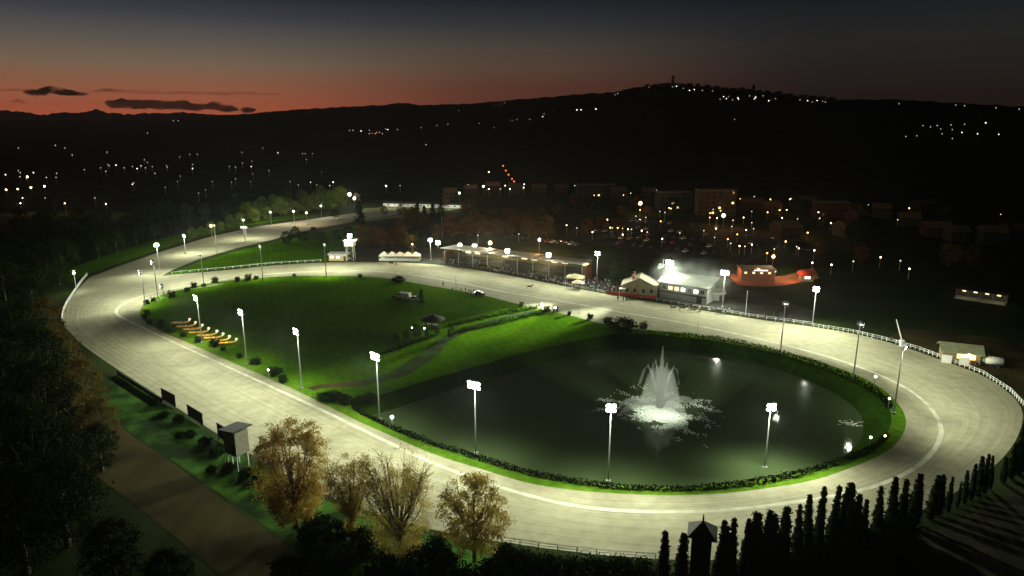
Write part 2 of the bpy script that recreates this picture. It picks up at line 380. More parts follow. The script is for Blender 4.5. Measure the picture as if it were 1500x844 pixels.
# ------------------------------------------------------------------ race track
def track_material():
    m, nt, b = newmat("sand_track"); N = nt.nodes; L = nt.links
    uv = N.new('ShaderNodeUVMap'); uv.uv_map = "lane"
    mp = N.new('ShaderNodeMapping'); mp.inputs['Scale'].default_value = (.9, 30, 1); L.new(uv.outputs[0], mp.inputs[0])
    n1 = N.new('ShaderNodeTexNoise'); n1.inputs['Scale'].default_value = 1; n1.inputs['Detail'].default_value = 3; n1.inputs['Roughness'].default_value = .5; L.new(mp.outputs[0], n1.inputs['Vector'])
    tc = N.new('ShaderNodeTexCoord'); n2 = N.new('ShaderNodeTexNoise'); n2.inputs['Scale'].default_value = .035; n2.inputs['Detail'].default_value = 6; L.new(tc.outputs['Object'], n2.inputs['Vector'])
    n3 = N.new('ShaderNodeTexNoise'); n3.inputs['Scale'].default_value = .5; n3.inputs['Detail'].default_value = 8; L.new(tc.outputs['Object'], n3.inputs['Vector'])
    c1 = N.new('ShaderNodeValToRGB'); e = c1.color_ramp.elements; e[0].position = .3; e[1].position = .7; e[0].color = (.265, .25, .17, 1); e[1].color = (.325, .31, .228, 1); L.new(n1.outputs['Fac'], c1.inputs['Fac'])
    c2 = N.new('ShaderNodeValToRGB'); e = c2.color_ramp.elements; e[0].position = .35; e[1].position = .65; e[0].color = (.80, .79, .74, 1); e[1].color = (1.08, 1.06, 1.02, 1); L.new(n2.outputs['Fac'], c2.inputs['Fac'])
    c3 = N.new('ShaderNodeValToRGB'); e = c3.color_ramp.elements; e[0].position = .3; e[1].position = .7; e[0].color = (.84, .84, .83, 1); e[1].color = (1.1, 1.1, 1.1, 1); L.new(n3.outputs['Fac'], c3.inputs['Fac'])
    x1 = N.new('ShaderNodeMix'); x1.data_type = 'RGBA'; x1.blend_type = 'MULTIPLY'; x1.inputs[0].default_value = 1; L.new(c1.outputs[0], x1.inputs[6]); L.new(c2.outputs[0], x1.inputs[7])
    x2 = N.new('ShaderNodeMix'); x2.data_type = 'RGBA'; x2.blend_type = 'MULTIPLY'; x2.inputs[0].default_value = 1; L.new(x1.outputs[2], x2.inputs[6]); L.new(c3.outputs[0], x2.inputs[7])
    L.new(x2.outputs[2], b.inputs['Base Color']); b.inputs['Roughness'].default_value = .95; b.inputs['Specular IOR Level'].default_value = .15
    bp = N.new('ShaderNodeBump'); bp.inputs['Strength'].default_value = .25; bp.inputs['Distance'].default_value = .3; L.new(n1.outputs['Fac'], bp.inputs['Height']); L.new(bp.outputs[0], b.inputs['Normal'])
    return m
M['track'] = track_material()
M['lane'] = mat('pale_limed_lane', (.33, .32, .235), (.52, .51, .40), .4, .9, 6)

def ring(name, a, b, z, m, lanes=6, uvscale=12.0, za=None, zb=None):
    n = len(a); vs = []; fs = []; uvs = []
    for k in range(lanes + 1):
        f = k / lanes
        for i in range(n):
            p = a[i].lerp(b[i], f); vs.append((p.x, p.y, z if za is None else za + (zb - za) * f))
    me_uv = []
    for k in range(lanes):
        for i in range(n):
            j = (i + 1) % n; fs.append((k * n + i, k * n + j, (k + 1) * n + j, (k + 1) * n + i))
            u0 = i / n * uvscale; u1 = (i + 1) / n * uvscale; me_uv += [(u0, k / lanes), (u1, k / lanes), (u1, (k + 1) / lanes), (u0, (k + 1) / lanes)]
    mb = MB(); mb.add(vs, fs); me = mb.mesh(name, m, True); uvl = me.uv_layers.new(name="lane")
    for i, u in enumerate(me_uv): uvl.data[i].uv = u
    if me.polygons[0].normal.z < 0: me.flip_normals()
    return link(name, me)
tag(ring("race_track", inner, outer, 0.03, M['track']), kind='structure')
l_in = [p + outward(lane, i) * -.42 for i, p in enumerate(lane)]; l_out = [p + outward(lane, i) * .42 for i, p in enumerate(lane)]
tag(ring("track_line", l_in, l_out, 0.045, M['lane'], 1), kind='structure')
CH_OUT = [(100,452),(112,426),(130,407),(180,388),(235,369),(300,349),(370,333),(450,322),(520,312),(585,305)]
CH_IN = [(330,416),(250,410),(236,405),(252,396),(290,380),(345,364),(400,351),(455,336),(530,323),(600,311)]
ch_o = open_curve(CH_OUT, 60); ch_i = open_curve(CH_IN, 60)
def strip(name, a, b, z, m, lanes=3, uvs=4):
    n = len(a); vs = []; fs = []; uv = []
    for k in range(lanes + 1):
        for i in range(n):
            p = a[i].lerp(b[i], k / lanes); vs.append((p.x, p.y, z))
    for k in range(lanes):
        for i in range(n - 1):
            fs.append((k * n + i, k * n + i + 1, (k + 1) * n + i + 1, (k + 1) * n + i)); uv += [(i / n * uvs, k / lanes), ((i + 1) / n * uvs, k / lanes), ((i + 1) / n * uvs, (k + 1) / lanes), (i / n * uvs, (k + 1) / lanes)]
    mb = MB(); mb.add(vs, fs); me = mb.mesh(name, m); l = me.uv_layers.new(name="lane")
    for i, u in enumerate(uv): l.data[i].uv = u
    if me.polygons[0].normal.z < 0: me.flip_normals()
    return tag(link(name, me), kind='structure')
strip("starting_chute", ch_i, ch_o, 0.016, M['track'])
# infield
V2 = lambda pts: [Vector((p[0], p[1])) for p in pts]
verge_in = [p - outward(inner, i) * 2.6 for i, p in enumerate(inner)]
tag(ring("grass_verge", inner, verge_in, 0.024, M['verge'], 1), kind='structure')
sheet("infield_lawn", V2(inner[::2]), 0.010, M['lawn'], holes=[V2(bank)])
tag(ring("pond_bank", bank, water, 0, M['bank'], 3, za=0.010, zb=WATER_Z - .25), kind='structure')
gp = open_curve([(438,574),(470,566),(530,562),(585,548),(625,522),(650,498),(690,480),(745,464),(794,453)], 40)
gl = []; gr = []
for i, p in enumerate(gp):
    t = (gp[min(i + 1, 39)] - gp[max(i - 1, 0)]).normalized(); nn = Vector((-t.y, t.x, 0)); w = 1.2 + 1.4 * math.exp(-((i - 14) / 8) ** 2); gl.append(p + nn * w); gr.append(p - nn * w)
strip("gravel_path", gl[6:], gr[6:], 0.018, M['path']); strip("path_entrance", gl[:7], gr[:7], 0.018, M['dirt'])
def water_material():
    m, nt, b = newmat("murky_pond_water"); N = nt.nodes; L = nt.links
    b.inputs['Base Color'].default_value = (.058, .085, .036, 1); b.inputs['Roughness'].default_value = .06; b.inputs['IOR'].default_value = 1.33; b.inputs['Specular IOR Level'].default_value = .5
    tc = N.new('ShaderNodeTexCoord'); nz = N.new('ShaderNodeTexNoise'); nz.inputs['Scale'].default_value = 1.4; nz.inputs['Detail'].default_value = 3; L.new(tc.outputs['Object'], nz.inputs['Vector'])
    bp = N.new('ShaderNodeBump'); bp.inputs['Strength'].default_value = .035; bp.inputs['Distance'].default_value = .05; L.new(nz.outputs['Fac'], bp.inputs['Height']); L.new(bp.outputs[0], b.inputs['Normal'])
    return m
M['water'] = water_material()
sheet("water", V2([p - outward(water, i) * -.6 for i, p in enumerate(water)]), WATER_Z, M['water'])
# outside the track
def band(name, pix_a, pix_b, z, m, n=40): return strip(name, open_curve(pix_a, n), open_curve(pix_b, n), z, m)
band("dirt_road", [(150,600),(195,640),(255,680),(330,735),(420,800),(500,860),(600,960)], [(60,640),(130,690),(185,730),(260,790),(330,850),(400,920),(480,1020)], 0.02, M['dirt'])
band("embankment", [(172,548),(240,593),(330,651),(410,699),(500,744),(620,782),(750,806)], [(140,590),(200,640),(262,681),(340,735),(430,800),(510,850),(640,900)], 0.012, M['rough_grass'])
band("apron", [(500,383),(560,382),(640,386),(700,394),(800,412),(900,431),(1000,448),(1090,463),(1190,477)], [(490,366),(560,360),(640,362),(720,366),(800,376),(900,388),(1000,400),(1070,415),(1190,455)], 0.012, M['asphalt'])
band("dirt_yard", [(1300,498),(1380,524),(1440,547),(1482,575),(1512,610)], [(1320,482),(1400,486),(1480,500),(1560,520),(1640,560)], 0.012, M['dirt'])
band("car_park", [(820,350),(900,362),(1000,378),(1080,392)], [(860,318),(950,322),(1060,330),(1180,346)], 0.012, M['asphalt'])
band("forecourt", [(1062,398),(1080,418),(1120,420),(1150,418),(1200,408)], [(1062,398),(1085,404),(1120,406),(1150,404),(1192,392)], 0.016, mat('red_earth', (.3, .14, .08), (.38, .18, .1), .4, .95))
band("far_field", [(526,326),(560,322),(610,316)], [(530,306),(570,303),(690,303)], 0.014, mat('lit_grass', (.10, .12, .03), (.15, .17, .05), .2, .95))  # yellow-green tone stands for the light lying on this field
band("ploughed_field", [(1130,890),(1240,842),(1330,795),(1420,755),(1520,705),(1640,640)], [(1200,1080),(1350,1060),(1500,1010),(1650,940),(1800,840),(1850,760)], 0.012, M['furrow'])
band("grass_strip", [(104,414),(130,400),(180,384),(235,365),(300,345),(370,329),(450,318)], [(88,404),(108,392),(160,372),(225,352),(290,336),(366,322),(450,312)], 0.010, M['lawn'])  # lamplight on the chute edge put in as a brighter lawn colour
sheet("field", V2([at(x, y) for x, y in [(244,403),(290,384.5),(345,368.5),(400,355),(455,342),(530,328),(560,340),(500,366),(498,380),(470,383),(400,387),(330,394),(250,401)]]), 0.009, M['lawn'])
band("valley_road", [(-40,301),(60,301),(190,303)], [(-40,304.5),(60,304.5),(190,305.5)], 0.02, M['dirt'])

# ------------------------------------------------------------------ sky
w = bpy.data.worlds.new("World"); scene.world = w; w.use_nodes = True; nt = w.node_tree; N = nt.nodes; L = nt.links
bg = N["Background"]
tc = N.new('ShaderNodeTexCoord'); sx = N.new('ShaderNodeSeparateXYZ'); L.new(tc.outputs['Generated'], sx.inputs[0])
def s2l(c): return tuple((x / 255 / 12.92) if x / 255 <= .04045 else ((x / 255 + .055) / 1.055) ** 2.4 for x in c)
# elevation stops (picture row 0..170 of the far sky -> sine of elevation)
def skyramp(stops):
    mr = N.new('ShaderNodeMapRange'); mr.inputs['From Min'].default_value = 0; mr.inputs['From Max'].default_value = .4
    L.new(sx.outputs['Z'], mr.inputs['Value']); cr = N.new('ShaderNodeValToRGB'); L.new(mr.outputs['Result'], cr.inputs['Fac'])
    el = cr.color_ramp.elements
    while len(el) > 1: el.remove(el[-1])
    for i, (row, col, gain) in enumerate(sorted(stops, reverse=True)):
        z = math.sin(azel(750, row)[1]) / .4
        e = el[0] if i == 0 else el.new(max(0, z)); e.position = max(0, z); e.color = (*[c * gain for c in s2l(col)], 1)
    e = el.new(.75); e.color = (.0035, .0045, .0075, 1); e = el.new(1); e.color = (.0018, .0024, .0045, 1)
    return cr
G = .92
left = skyramp([(174,(194,100,70),1.15*G),(160,(190,97,67),1.12*G),(145,(172,98,71),1.1*G),(130,(150,96,70),1.1*G),(100,(113,95,78),1.23*G),(70,(84,78,72),1.38*G),(35,(54,56,62),1.4*G),(0,(34,38,47),1.26*G)])
mid = skyramp([(174,(112,60,48),1.15*G),(160,(108,58,47),1.12*G),(145,(99,58,47),1.1*G),(130,(95,57,45),1.1*G),(100,(84,64,52),1.23*G),(70,(66,59,53),1.38*G),(35,(44,45,48),1.4*G),(0,(29,32,38),1.26*G)])
right = skyramp([(174,(38,26,23),1.15*G),(145,(36,27,24),1.1*G),(130,(36,29,27),1.1*G),(100,(35,31,30),1.23*G),(70,(33,32,31),1.38*G),(35,(27,28,30),1.4*G),(0,(19,21,25),1.26*G)])
# azimuth: x of the direction, -0.6 (picture left) .. 0.6 (picture right)
f1 = N.new('ShaderNodeMapRange'); f1.interpolation_type = 'SMOOTHSTEP'; f1.inputs['From Min'].default_value = -.42; f1.inputs['From Max'].default_value = .02; L.new(sx.outputs['X'], f1.inputs['Value'])
f2 = N.new('ShaderNodeMapRange'); f2.interpolation_type = 'SMOOTHSTEP'; f2.inputs['From Min'].default_value = -.04; f2.inputs['From Max'].default_value = .42; L.new(sx.outputs['X'], f2.inputs['Value'])
m1 = N.new('ShaderNodeMix'); m1.data_type = 'RGBA'; L.new(f1.outputs[0], m1.inputs[0]); L.new(left.outputs[0], m1.inputs[6]); L.new(mid.outputs[0], m1.inputs[7])
m2 = N.new('ShaderNodeMix'); m2.data_type = 'RGBA'; L.new(f2.outputs[0], m2.inputs[0]); L.new(m1.outputs[2], m2.inputs[6]); L.new(right.outputs[0], m2.inputs[7])
# behind the camera (y<0) the night sky is dark
fb = N.new('ShaderNodeMapRange'); fb.inputs['From Min'].default_value = -.1; fb.inputs['From Max'].default_value = .5; L.new(sx.outputs['Y'], fb.inputs['Value'])
m3 = N.new('ShaderNodeMix'); m3.data_type = 'RGBA'; L.new(fb.outputs[0], m3.inputs[0]); m3.inputs[6].default_value = (.002, .0025, .004, 1); L.new(m2.outputs[2], m3.inputs[7])
L.new(m3.outputs[2], bg.inputs['Color']); bg.inputs['Strength'].default_value = 1.0
sky = N.new('ShaderNodeTexSky'); sky.sky_type = 'NISHITA'; sky.sun_disc = False; sky.sun_elevation = R(-3); sky.sun_rotation = R(-30)
bg2 = N.new('ShaderNodeBackground'); L.new(sky.outputs[0], bg2.inputs['Color']); bg2.inputs['Strength'].default_value = .0015
ad = N.new('ShaderNodeAddShader'); L.new(bg.outputs[0], ad.inputs[0]); L.new(bg2.outputs[0], ad.inputs[1]); L.new(ad.outputs[0], N["World Output"].inputs['Surface'])
w.cycles.sampling_method = 'MANUAL'; w.cycles.sample_map_resolution = 512

# ------------------------------------------------------------------ haze and clouds
HAZE = 0.000055
mb = MB(); mb.box((0, 0, 136), (20600, 20600, 288)); tag(mb.build("haze", volmat('night_air', (.86, .92, .9), HAZE, .8)), kind='stuff')

def cloud(label, D, pts, thick, dens, col=(.03, .03, .035), nz=.0035):
    mb = MB(); CL = volmat('dusk_cloud_vapour', col, dens, 0, nz, .36, .62)
    for (px, py, hw, hh) in pts:
        d = ray(px, py); t = D / d.y; c = Vector((0, 0, CAM_H)) + d * t; s = t / 1000
        mb.ball(c, (hw * s, thick, hh * s), 24, 14)
    src = link("cloud_source", mb.mesh("cloud", [])); md = src.modifiers.new("remesh", 'REMESH'); md.mode = 'VOXEL'; md.voxel_size = 16; cme = bpy.data.meshes.new_from_object(src.evaluated_get(bpy.context.evaluated_depsgraph_get())); bpy.data.objects.remove(src); cme.materials.clear(); cme.materials.append(CL)
    o = link("cloud", (lambda *_: cme)("cloud", None))
    for v in o.data.vertices:
        p = v.co * .0016; v.co.z += 30 * noise.noise(p * 2.2) + 26 * noise.noise(p * 7) + 12 * noise.noise(p * 19); v.co.x += 90 * noise.noise(p * 2 + Vector((5, 5, 5)))
    return tag(o, label, "cloud", "dusk clouds above the left horizon")
cloud("small dark flat cloud floating highest above the left horizon", 11500, [(58,135,15,4),(76,132,15,5.2),(92,136,16,4.4),(110,137,9,2.6)], 260, .014)
cloud("long dark lumpy cloud lying low in the orange glow", 11500, [(176,151,16,6),(200,153,22,6.6),(230,153,22,6.4),(258,153,20,6.6),(284,157,22,5.6),(314,156,14,6),(332,160,15,4),(362,161,8,3.6)], 300, .016)
cloud("tiny wisp of dark cloud below the small cloud", 11500, [(22,148,8,2),(32,151,5,1.6)], 150, .006)
cloud("thin reddish streak of cloud stretched across the orange glow", 13000, [(40,133,60,2.0),(150,133,90,2.2),(280,136,100,1.9),(370,138,50,1.4)], 200, .003, col=(.3, .06, .04), nz=.0012)
# ------------------------------------------------------------------ floodlight poles
def add_light(parent, name, loc, power, col=(.93, 1, .76), size=160, blend=.7, tilt=45, radius=.7, point=False):
    ld = bpy.data.lights.new(name, 'POINT' if point else 'SPOT'); ld.energy = power; ld.color = col; ld.shadow_soft_size = radius
    if not point: ld.spot_size = R(size); ld.spot_blend = blend
    o = bpy.data.objects.new(name, ld); COL.objects.link(o); o.parent = parent; o.location = loc; o.rotation_euler = (R(90 - tilt), 0, 0)
    return o
def head_mesh(tilt):
    rot = Matrix.Rotation(-R(tilt), 3, 'X'); mb = MB(); mb.tube([rot @ Vector((0, y, 0)) for y in (-.34, -.2, .02, .2)], [.13, .25, .37, .41], 16)
    for s in (-1, 1): mb.box((s * .43, 0, -.1), (.05, .1, .5))
    mb.box((0, 0, -.36), (.9, .1, .05)); return mb.mesh("floodlight", M['darkmetal'])
def lens_mesh(tilt):
    rot = Matrix.Rotation(-R(tilt), 3, 'X'); mb = MB(); mb.tube([rot @ Vector((0, y, 0)) for y in (.205, .25, .29)], [.385, .37, .24], 16); return mb.mesh("lens", M['lens'])
HEADM, LENSM = head_mesh(20), lens_mesh(20)
mb = MB(); mb.tube([(0, 0, 0), (0, 0, .5), (0, 0, 1)], [.17, .14, .09], 10); MASTM = mb.mesh("mast", M['pole'], True)
mb = MB(); mb.box((0, 0, 0), (.8, .8, .4)); BASEM = mb.mesh("base", M['concrete'])
def crossarm_mesh(n):
    mb = MB(); w_ = 1.02 * n; mb.box((0, 0, .04), (w_, .1, .1)); mb.box((0, 0, .8), (w_, .1, .1))
    for s in (-1, 1): mb.box((s * w_ * .32, 0, .42), (.07, .07, .66))
    mb.box((0, .0, 1.0), (.5, .4, .06)); return mb.mesh("crossarm", M['pole'])
ARMS = {n: crossarm_mesh(n) for n in (1, 2, 3)}
def beams(t, h, power, tilt, spill=.02, down=.30, az=38):
    """the heads on one pole: two crossed throws along the track, one turned straight down, and what the glass scatters"""
    for s_ in (-1, 1):
        o = add_light(t, "floodlight_beam", (s_ * .4, 1.0, h), power * .55, tilt=tilt, size=98, blend=1)
        o.rotation_euler = (R(90 - tilt), 0, R(az * s_))
    add_light(t, "floodlight_beam", (0, .6, h - .6), power * down, tilt=82, size=118, blend=1)
    add_light(t, "floodlight_spill", (0, 1.0, h + .1), power * spill, point=True)
def floodlight_pole(bx, by, tx, ty, label, aim, power, cols=2, rows=2, basez=0.0, tilt=48, size=150, on=True, blend=1.0, spill=.045, down=.30):
    b = at(bx, by, basez); h = height_at(b, tx, ty) - basez
    rz = math.atan2(-(aim.x - b.x), aim.y - b.y)
    t = thing("floodlight_pole", label, "floodlight", b, rz, "floodlight poles around the track")
    o = link("base", BASEM, t); o.location = (0, 0, .15)
    o = link("mast", MASTM, t); o.scale = (1, 1, h + .4)
    o = link("crossarm", ARMS[cols], t); o.location = (0, 0, h - .45)
    for r_ in range(rows):
        for c in range(cols):
            f = link("floodlight", HEADM, t); f.location = ((c - (cols - 1) / 2) * .92, .22, h - .4 + r_ * .82)
            if on: link("lens", LENSM, f)
    if on: beams(t, h, power, tilt, spill, down)
    return t
def nearest(pts, p): return min(pts, key=lambda q: (q.x - p.x) ** 2 + (q.y - p.y) ** 2)
def aim_track(bx, by, basez=0):
    p = at(bx, by, basez); i = min(range(NR), key=lambda k: (inner[k] - p).length); return inner[i] + outward(inner, i) * 22
PW = 65000
NEARP = [((213,447),(211,399),"floodlight pole at the far left tip of the infield, nearest the outer bend",.55),
 ((240,437),(238,419),"short bright floodlight pole behind the left tip bushes",.1),
 ((232,442),(232,384),"dark slim floodlight pole beside the short bright one at the left tip",.4),
 ((296,503),(294,436),"floodlight pole rising among the yellow boats on the lawn",.8),
 ((362,535),(358,457),"floodlight pole just past the yellow boats on the infield verge",.8),
 ((442,570),(440,485),"floodlight pole at the gravel path entrance",1.0),
 ((556,615),(553,521),"floodlight pole beside the clipped bushes at the pond's left tip",1.15),
 ((697,665),(697,563),"floodlight pole on the near pond bank above the third autumn tree",1.1),
 ((891,706),(893,596),"floodlight pole on the near pond bank left of the fountain foam",1.1)]
for (b, tp, lab, k) in NEARP:
    floodlight_pole(*b, *tp, lab, aim_track(*b), PW * k, cols=3 if b[0] in (556, 697) else 2, tilt=20, basez={697: -1.2, 891: -1.6}.get(b[0], 0))
floodlight_pole(1120, 686, 1120, 595, "floodlight pole standing in the water at the near right of the pond", aim_track(1120, 706), PW * 1.0, basez=WATER_Z - .2, tilt=20)
FARP = [((299,420),(298,372),"dark slim floodlight pole on the upper left verge facing the back straight",.9),
 ((385,409),(384,361),"dark slim floodlight pole left of middle on the back straight verge",1.0),
 ((478,405),(476,359),"dark slim floodlight pole before the light tower on the back straight verge",1.0),
 ((1143,518),(1146,445),"floodlight pole on the far pond bank, left one of two",.8),
 ((1250,553),(1256,475),"floodlight pole on the far pond bank, right one of two",.9),
 ((1309,606),(1315,506),"dim slim floodlight pole at the right tip of the pond",.8)]
for (b, tp, lab, k) in FARP:
    floodlight_pole(*b, *tp, lab, aim_track(*b), PW * k, cols=1 if b[0] < 1000 or b[0] == 1309 else 2, rows=1 if b[0] < 1000 or b[0] == 1309 else 2, tilt=24, down=.03 if b[0] in (1143, 1250) else .2)
# the outer poles shine back over the track towards the infield
bxy_chute = lambda b: b[1] < 375 and b[0] < 400
OUTP = [((874,420),(873,371),(840,470),"tall floodlight pole at the end of the crowded apron",1.0,2,2,38),
 ((979,428),(977,384),(900,500),"brightest floodlight pole wrapped in smoke behind the gabled house",.85,3,2,36),
 ((1058,450),(1060,399),(1020,500),"tall floodlight pole right of the pale-roofed stand",1.1,3,2,36),
 ((1190,476),(1196,423),(1180,540),"tall floodlight pole with a wide halo on the outer rail before the dark field",1.2,2,2,36),
 ((631,381),(631,351),(640,420),"floodlight pole between the white tents and the grandstand",.6,2,1,40),
 ((234,398),(234,358),(225,420),"floodlight pole on the grass between the chute and the left bend",.7,2,1,44),
 ((272,372),(272,345),(300,375),"floodlight pole on the far edge of the starting chute, beside the hedge trees",.06,1,1,44),
 ((318,371),(316,331),(300,360),"floodlight pole in the grass corner of the starting chute",.06,1,1,44),
 ((359,352),(357,322),(365,342),"floodlight pole at the fork, standing by the white starter stand",.09,2,1,44),
 ((112,425),(92,398),(130,450),"dim leaning floodlight pole outside the left bend rail",.05,1,1,60)]
for (b, tp, am, lab, k, c_, r_, tl) in OUTP:
    floodlight_pole(*b, *tp, lab, at(*am), PW * k, cols=c_, rows=r_, tilt=tl - 17, spill=3.0 if bxy_chute(b) else (.02 if b[0] == 979 else .09), down=.02 if bxy_chute(b) else (0 if b[0] == 979 else .2))

def add_throw(p, target, power, size):
    """a narrow long-throw head on a tall outer pole, aimed over the track at the infield lawn"""
    ld = bpy.data.lights.new("added_throw", 'SPOT'); ld.energy = power; ld.color = (.91, 1, .76); ld.spot_size = R(size); ld.spot_blend = 1; ld.shadow_soft_size = .7
    o = bpy.data.objects.new("added_throw", ld); COL.objects.link(o); o.location = p; o.rotation_euler = (target - p).to_track_quat('-Z', 'Y').to_euler(); return o
for (bx, by, tx, ty, ax, ay, pw, sz) in [(874,420,873,371,735,470,800e3,24),(979,428,977,384,775,482,900e3,22)]:
    b = at(bx, by); b.z = height_at(b, tx, ty); a = at(ax, ay); b += (a - b).normalized() * 1.2; add_throw(b, a, pw, sz)
# ------------------------------------------------------------------ vegetation
def leaf_mesh(name, centers, size, m, flat=.0):
    n = len(centers); c = np.asarray(centers)
    a = RNG.normal(size=(n, 3)); a /= np.linalg.norm(a, axis=1)[:, None]; b = RNG.normal(size=(n, 3)); b -= a * (a * b).sum(1)[:, None]; b /= np.linalg.norm(b, axis=1)[:, None]
    s = size * RNG.uniform(.6, 1.4, size=(n, 1)); a *= s; b *= s * .7
    v = np.stack([c - a, c - b * .9, c + a, c + b * .9], 1).reshape(-1, 3)
    me = bpy.data.meshes.new(name); me.vertices.add(4 * n); me.vertices.foreach_set("co", v.ravel()); me.loops.add(4 * n); me.loops.foreach_set("vertex_index", np.arange(4 * n))
    me.polygons.add(n); me.polygons.foreach_set("loop_start", np.arange(0, 4 * n, 4)); me.polygons.foreach_set("loop_total", np.full(n, 4)); me.materials.append(m); me.update(calc_edges=True); return me
def clumps(n_cl, per, h0, h1, rad, shape, csize):
    """leaf centres: clumps spread through a crown volume; shape(t) gives radius fraction at height fraction t"""
    out = []
    for _ in range(n_cl):
        t = RNG.uniform(0, 1); rr = rad * shape(t) * math.sqrt(RNG.uniform(.12, 1.0)); th = RNG.uniform(0, 2 * math.pi)
        c = np.array([rr * math.cos(th), rr * math.sin(th), h0 + (h1 - h0) * t]); k = int(per * RNG.uniform(.5, 1.5)); sc = csize * RNG.uniform(.6, 1.3)
        out.append(c + RNG.normal(size=(k, 3)) * np.array([sc, sc, sc * .75]))
    return np.concatenate(out)
ROUND = lambda t: max(.15, math.sqrt(max(0, 1 - (2 * t - .9) ** 2 / 1.25)))
CONE = lambda t: max(.05, 1 - t)
SPIRE = lambda t: (min(1, .6 + t * 1.5) if t < .27 else 1.0 - ((t - .27) / .73) ** 1.35 * .99)
FAN = lambda t: .28 + .72 * math.sin(min(1, t * 1.15) * math.pi * .55)
def trunk_mesh(h, r, limbs, spread, top, seed, fork=.35, twigs=0):
    rnd = random.Random(seed); mb = MB()
    mb.tube([(0, 0, -.3), (0, 0, h * .25), (rnd.uniform(-.2, .2), rnd.uniform(-.2, .2), h * .6), (rnd.uniform(-.3, .3), rnd.uniform(-.3, .3), h * .9)], [r * 1.25, r, r * .6, r * .15], 8)
    for i in range(limbs):
        th = i * 2.4 + rnd.uniform(-.4, .4); z0 = h * rnd.uniform(fork * .75, fork + .25); ln = rnd.uniform(.65, 1.0)
        end = Vector((math.cos(th) * spread * ln, math.sin(th) * spread * ln, z0 + (top - z0) * rnd.uniform(.6, 1))); p0 = Vector((0, 0, z0)); mid_ = p0.lerp(end, .5) + Vector((math.cos(th), math.sin(th), -.2)) * spread * .12
        mb.tube([p0, mid_, end], [r * .42, r * .25, r * .05], 5)
        for j in range(twigs):
            q = mid_.lerp(end, rnd.uniform(0, .8)); e = q + Vector((rnd.uniform(-1, 1) + math.cos(th) * .5, rnd.uniform(-1, 1) + math.sin(th) * .5, rnd.uniform(.6, 1.6))) * spread * .3
            mb.tube([q, e], [r * .13, r * .03], 4)
    return mb.mesh("trunk", M['bark'], True)
def tree(name, label, cat, loc, tm, cm, group=None, rz=0, s=1.0):
    t = thing(name, label, cat, loc, rz, group); t.scale = (s, s, s) if not hasattr(s, '__len__') else s
    link("trunk", tm, t); link("crown", cm, t); return t

# four autumn trees beside the near straight (height and width read off the ground they stand on)
def px_tree(bx, by, top, halfw):
    b = at(bx, by); return b, height_at(b, bx, top), halfw / 1000 * (b.y * CP + (CAM_H) * SP)
SWELL = lambda t: .5 + .55 * math.sin(min(1, t * 1.08) * math.pi * .82)
ag = "autumn trees by the near straight"
b, h, w_ = px_tree(434, 772, 627, 50)
tree("autumn_tree", "tall broad rust and gold tree, leftmost of four autumn trees by the near straight", "tree", b, trunk_mesh(h * .9, .34, 22, w_ * .85, h * .97, 3, .2, 6),
     leaf_mesh("crown", clumps(430, 80, h * .12, h, w_, SWELL, .42), .12, M['autumn_rust']), ag)
b, h, w_ = px_tree(517, 790, 678, 36)
tree("autumn_tree", "smaller brown-topped tree, second of the four autumn trees, ivy round its trunk", "tree", b, trunk_mesh(h * .85, .28, 20, w_ * .85, h * .97, 5, .3, 6),
     leaf_mesh("crown", np.concatenate([clumps(240, 54, h * .34, h, w_, FAN, .4), clumps(40, 80, h * .06, h * .45, .9, lambda t: 1, .3)]), .1, M['autumn_brown']), ag)
b, h, w_ = px_tree(586, 815, 664, 52)
tree("autumn_tree", "half-bare tree with fanned upright branches, third of the four autumn trees", "tree", b, trunk_mesh(h * .8, .26, 40, w_ * .95, h * .99, 8, .18, 8),
     leaf_mesh("crown", np.concatenate([clumps(380, 46, h * .08, h * .8, w_ * .95, SWELL, .5), clumps(90, 22, h * .55, h * .98, w_, FAN, .5)]), .1, M['autumn_gold']), ag)
b, h, w_ = px_tree(695, 822, 698, 49)
tree("autumn_tree", "round-crowned olive brown tree, rightmost of the four autumn trees", "tree", b, trunk_mesh(h * .85, .24, 22, w_ * .88, h * .95, 12, .28, 7),
     leaf_mesh("crown", clumps(250, 60, h * .2, h * .99, w_, ROUND, .42), .13, M['autumn_brown']), ag)

# dark wood on the left: variants, then copies
def variants(n, h, rad, shape, m, ncl, per, cs, ls, lo=.15, limbs=6):
    return [(trunk_mesh(h * .8, .3, limbs, rad * .6, h * .85, 20 + i, .35), leaf_mesh("crown", clumps(ncl, per, h * lo, h, rad * (1 + .12 * i), shape, cs), ls, m)) for i in range(n)]
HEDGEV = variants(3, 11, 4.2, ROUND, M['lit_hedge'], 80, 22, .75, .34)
WOOD = variants(4, 11, 4.2, ROUND, M['forest'], 80, 22, .75, .34)
GOLDV = variants(2, 11, 4.4, ROUND, M['autumn_brown'], 90, 24, .8, .3)
COPSE = variants(3, 10, 3.6, ROUND, mat_b := leafmat('russet_crown_leaf', (.10, .05, .022), (.18, .09, .036), .25, .4, .35), 70, 20, .7, .32)
FIRV = variants(2, 13, 3.4, CONE, leafmat('fir_needle', (.014, .035, .018), (.03, .06, .028), .4, .2), 90, 22, .55, .3, .06, 4)
TN = {}
def plant(kind, vs, label, px, py, s, group, cat="tree", z=None):
    b = at(px, py) if z is None else z
    i = random.randrange(len(vs)); key = (kind, i); rz = random.uniform(0, 6.28); sc = s * random.uniform(.85, 1.2)
    if key not in TN:
        TN[key] = tree(kind, label, cat, b, vs[i][0], vs[i][1], group, rz, sc); KIDS.pop(TN[key].name, None)
        return TN[key]
    return dup(TN[key], b, rz, (sc, sc, sc * random.uniform(.9, 1.15)), label, group)
wl = "dark green tree in the wood outside the left bend and chute"
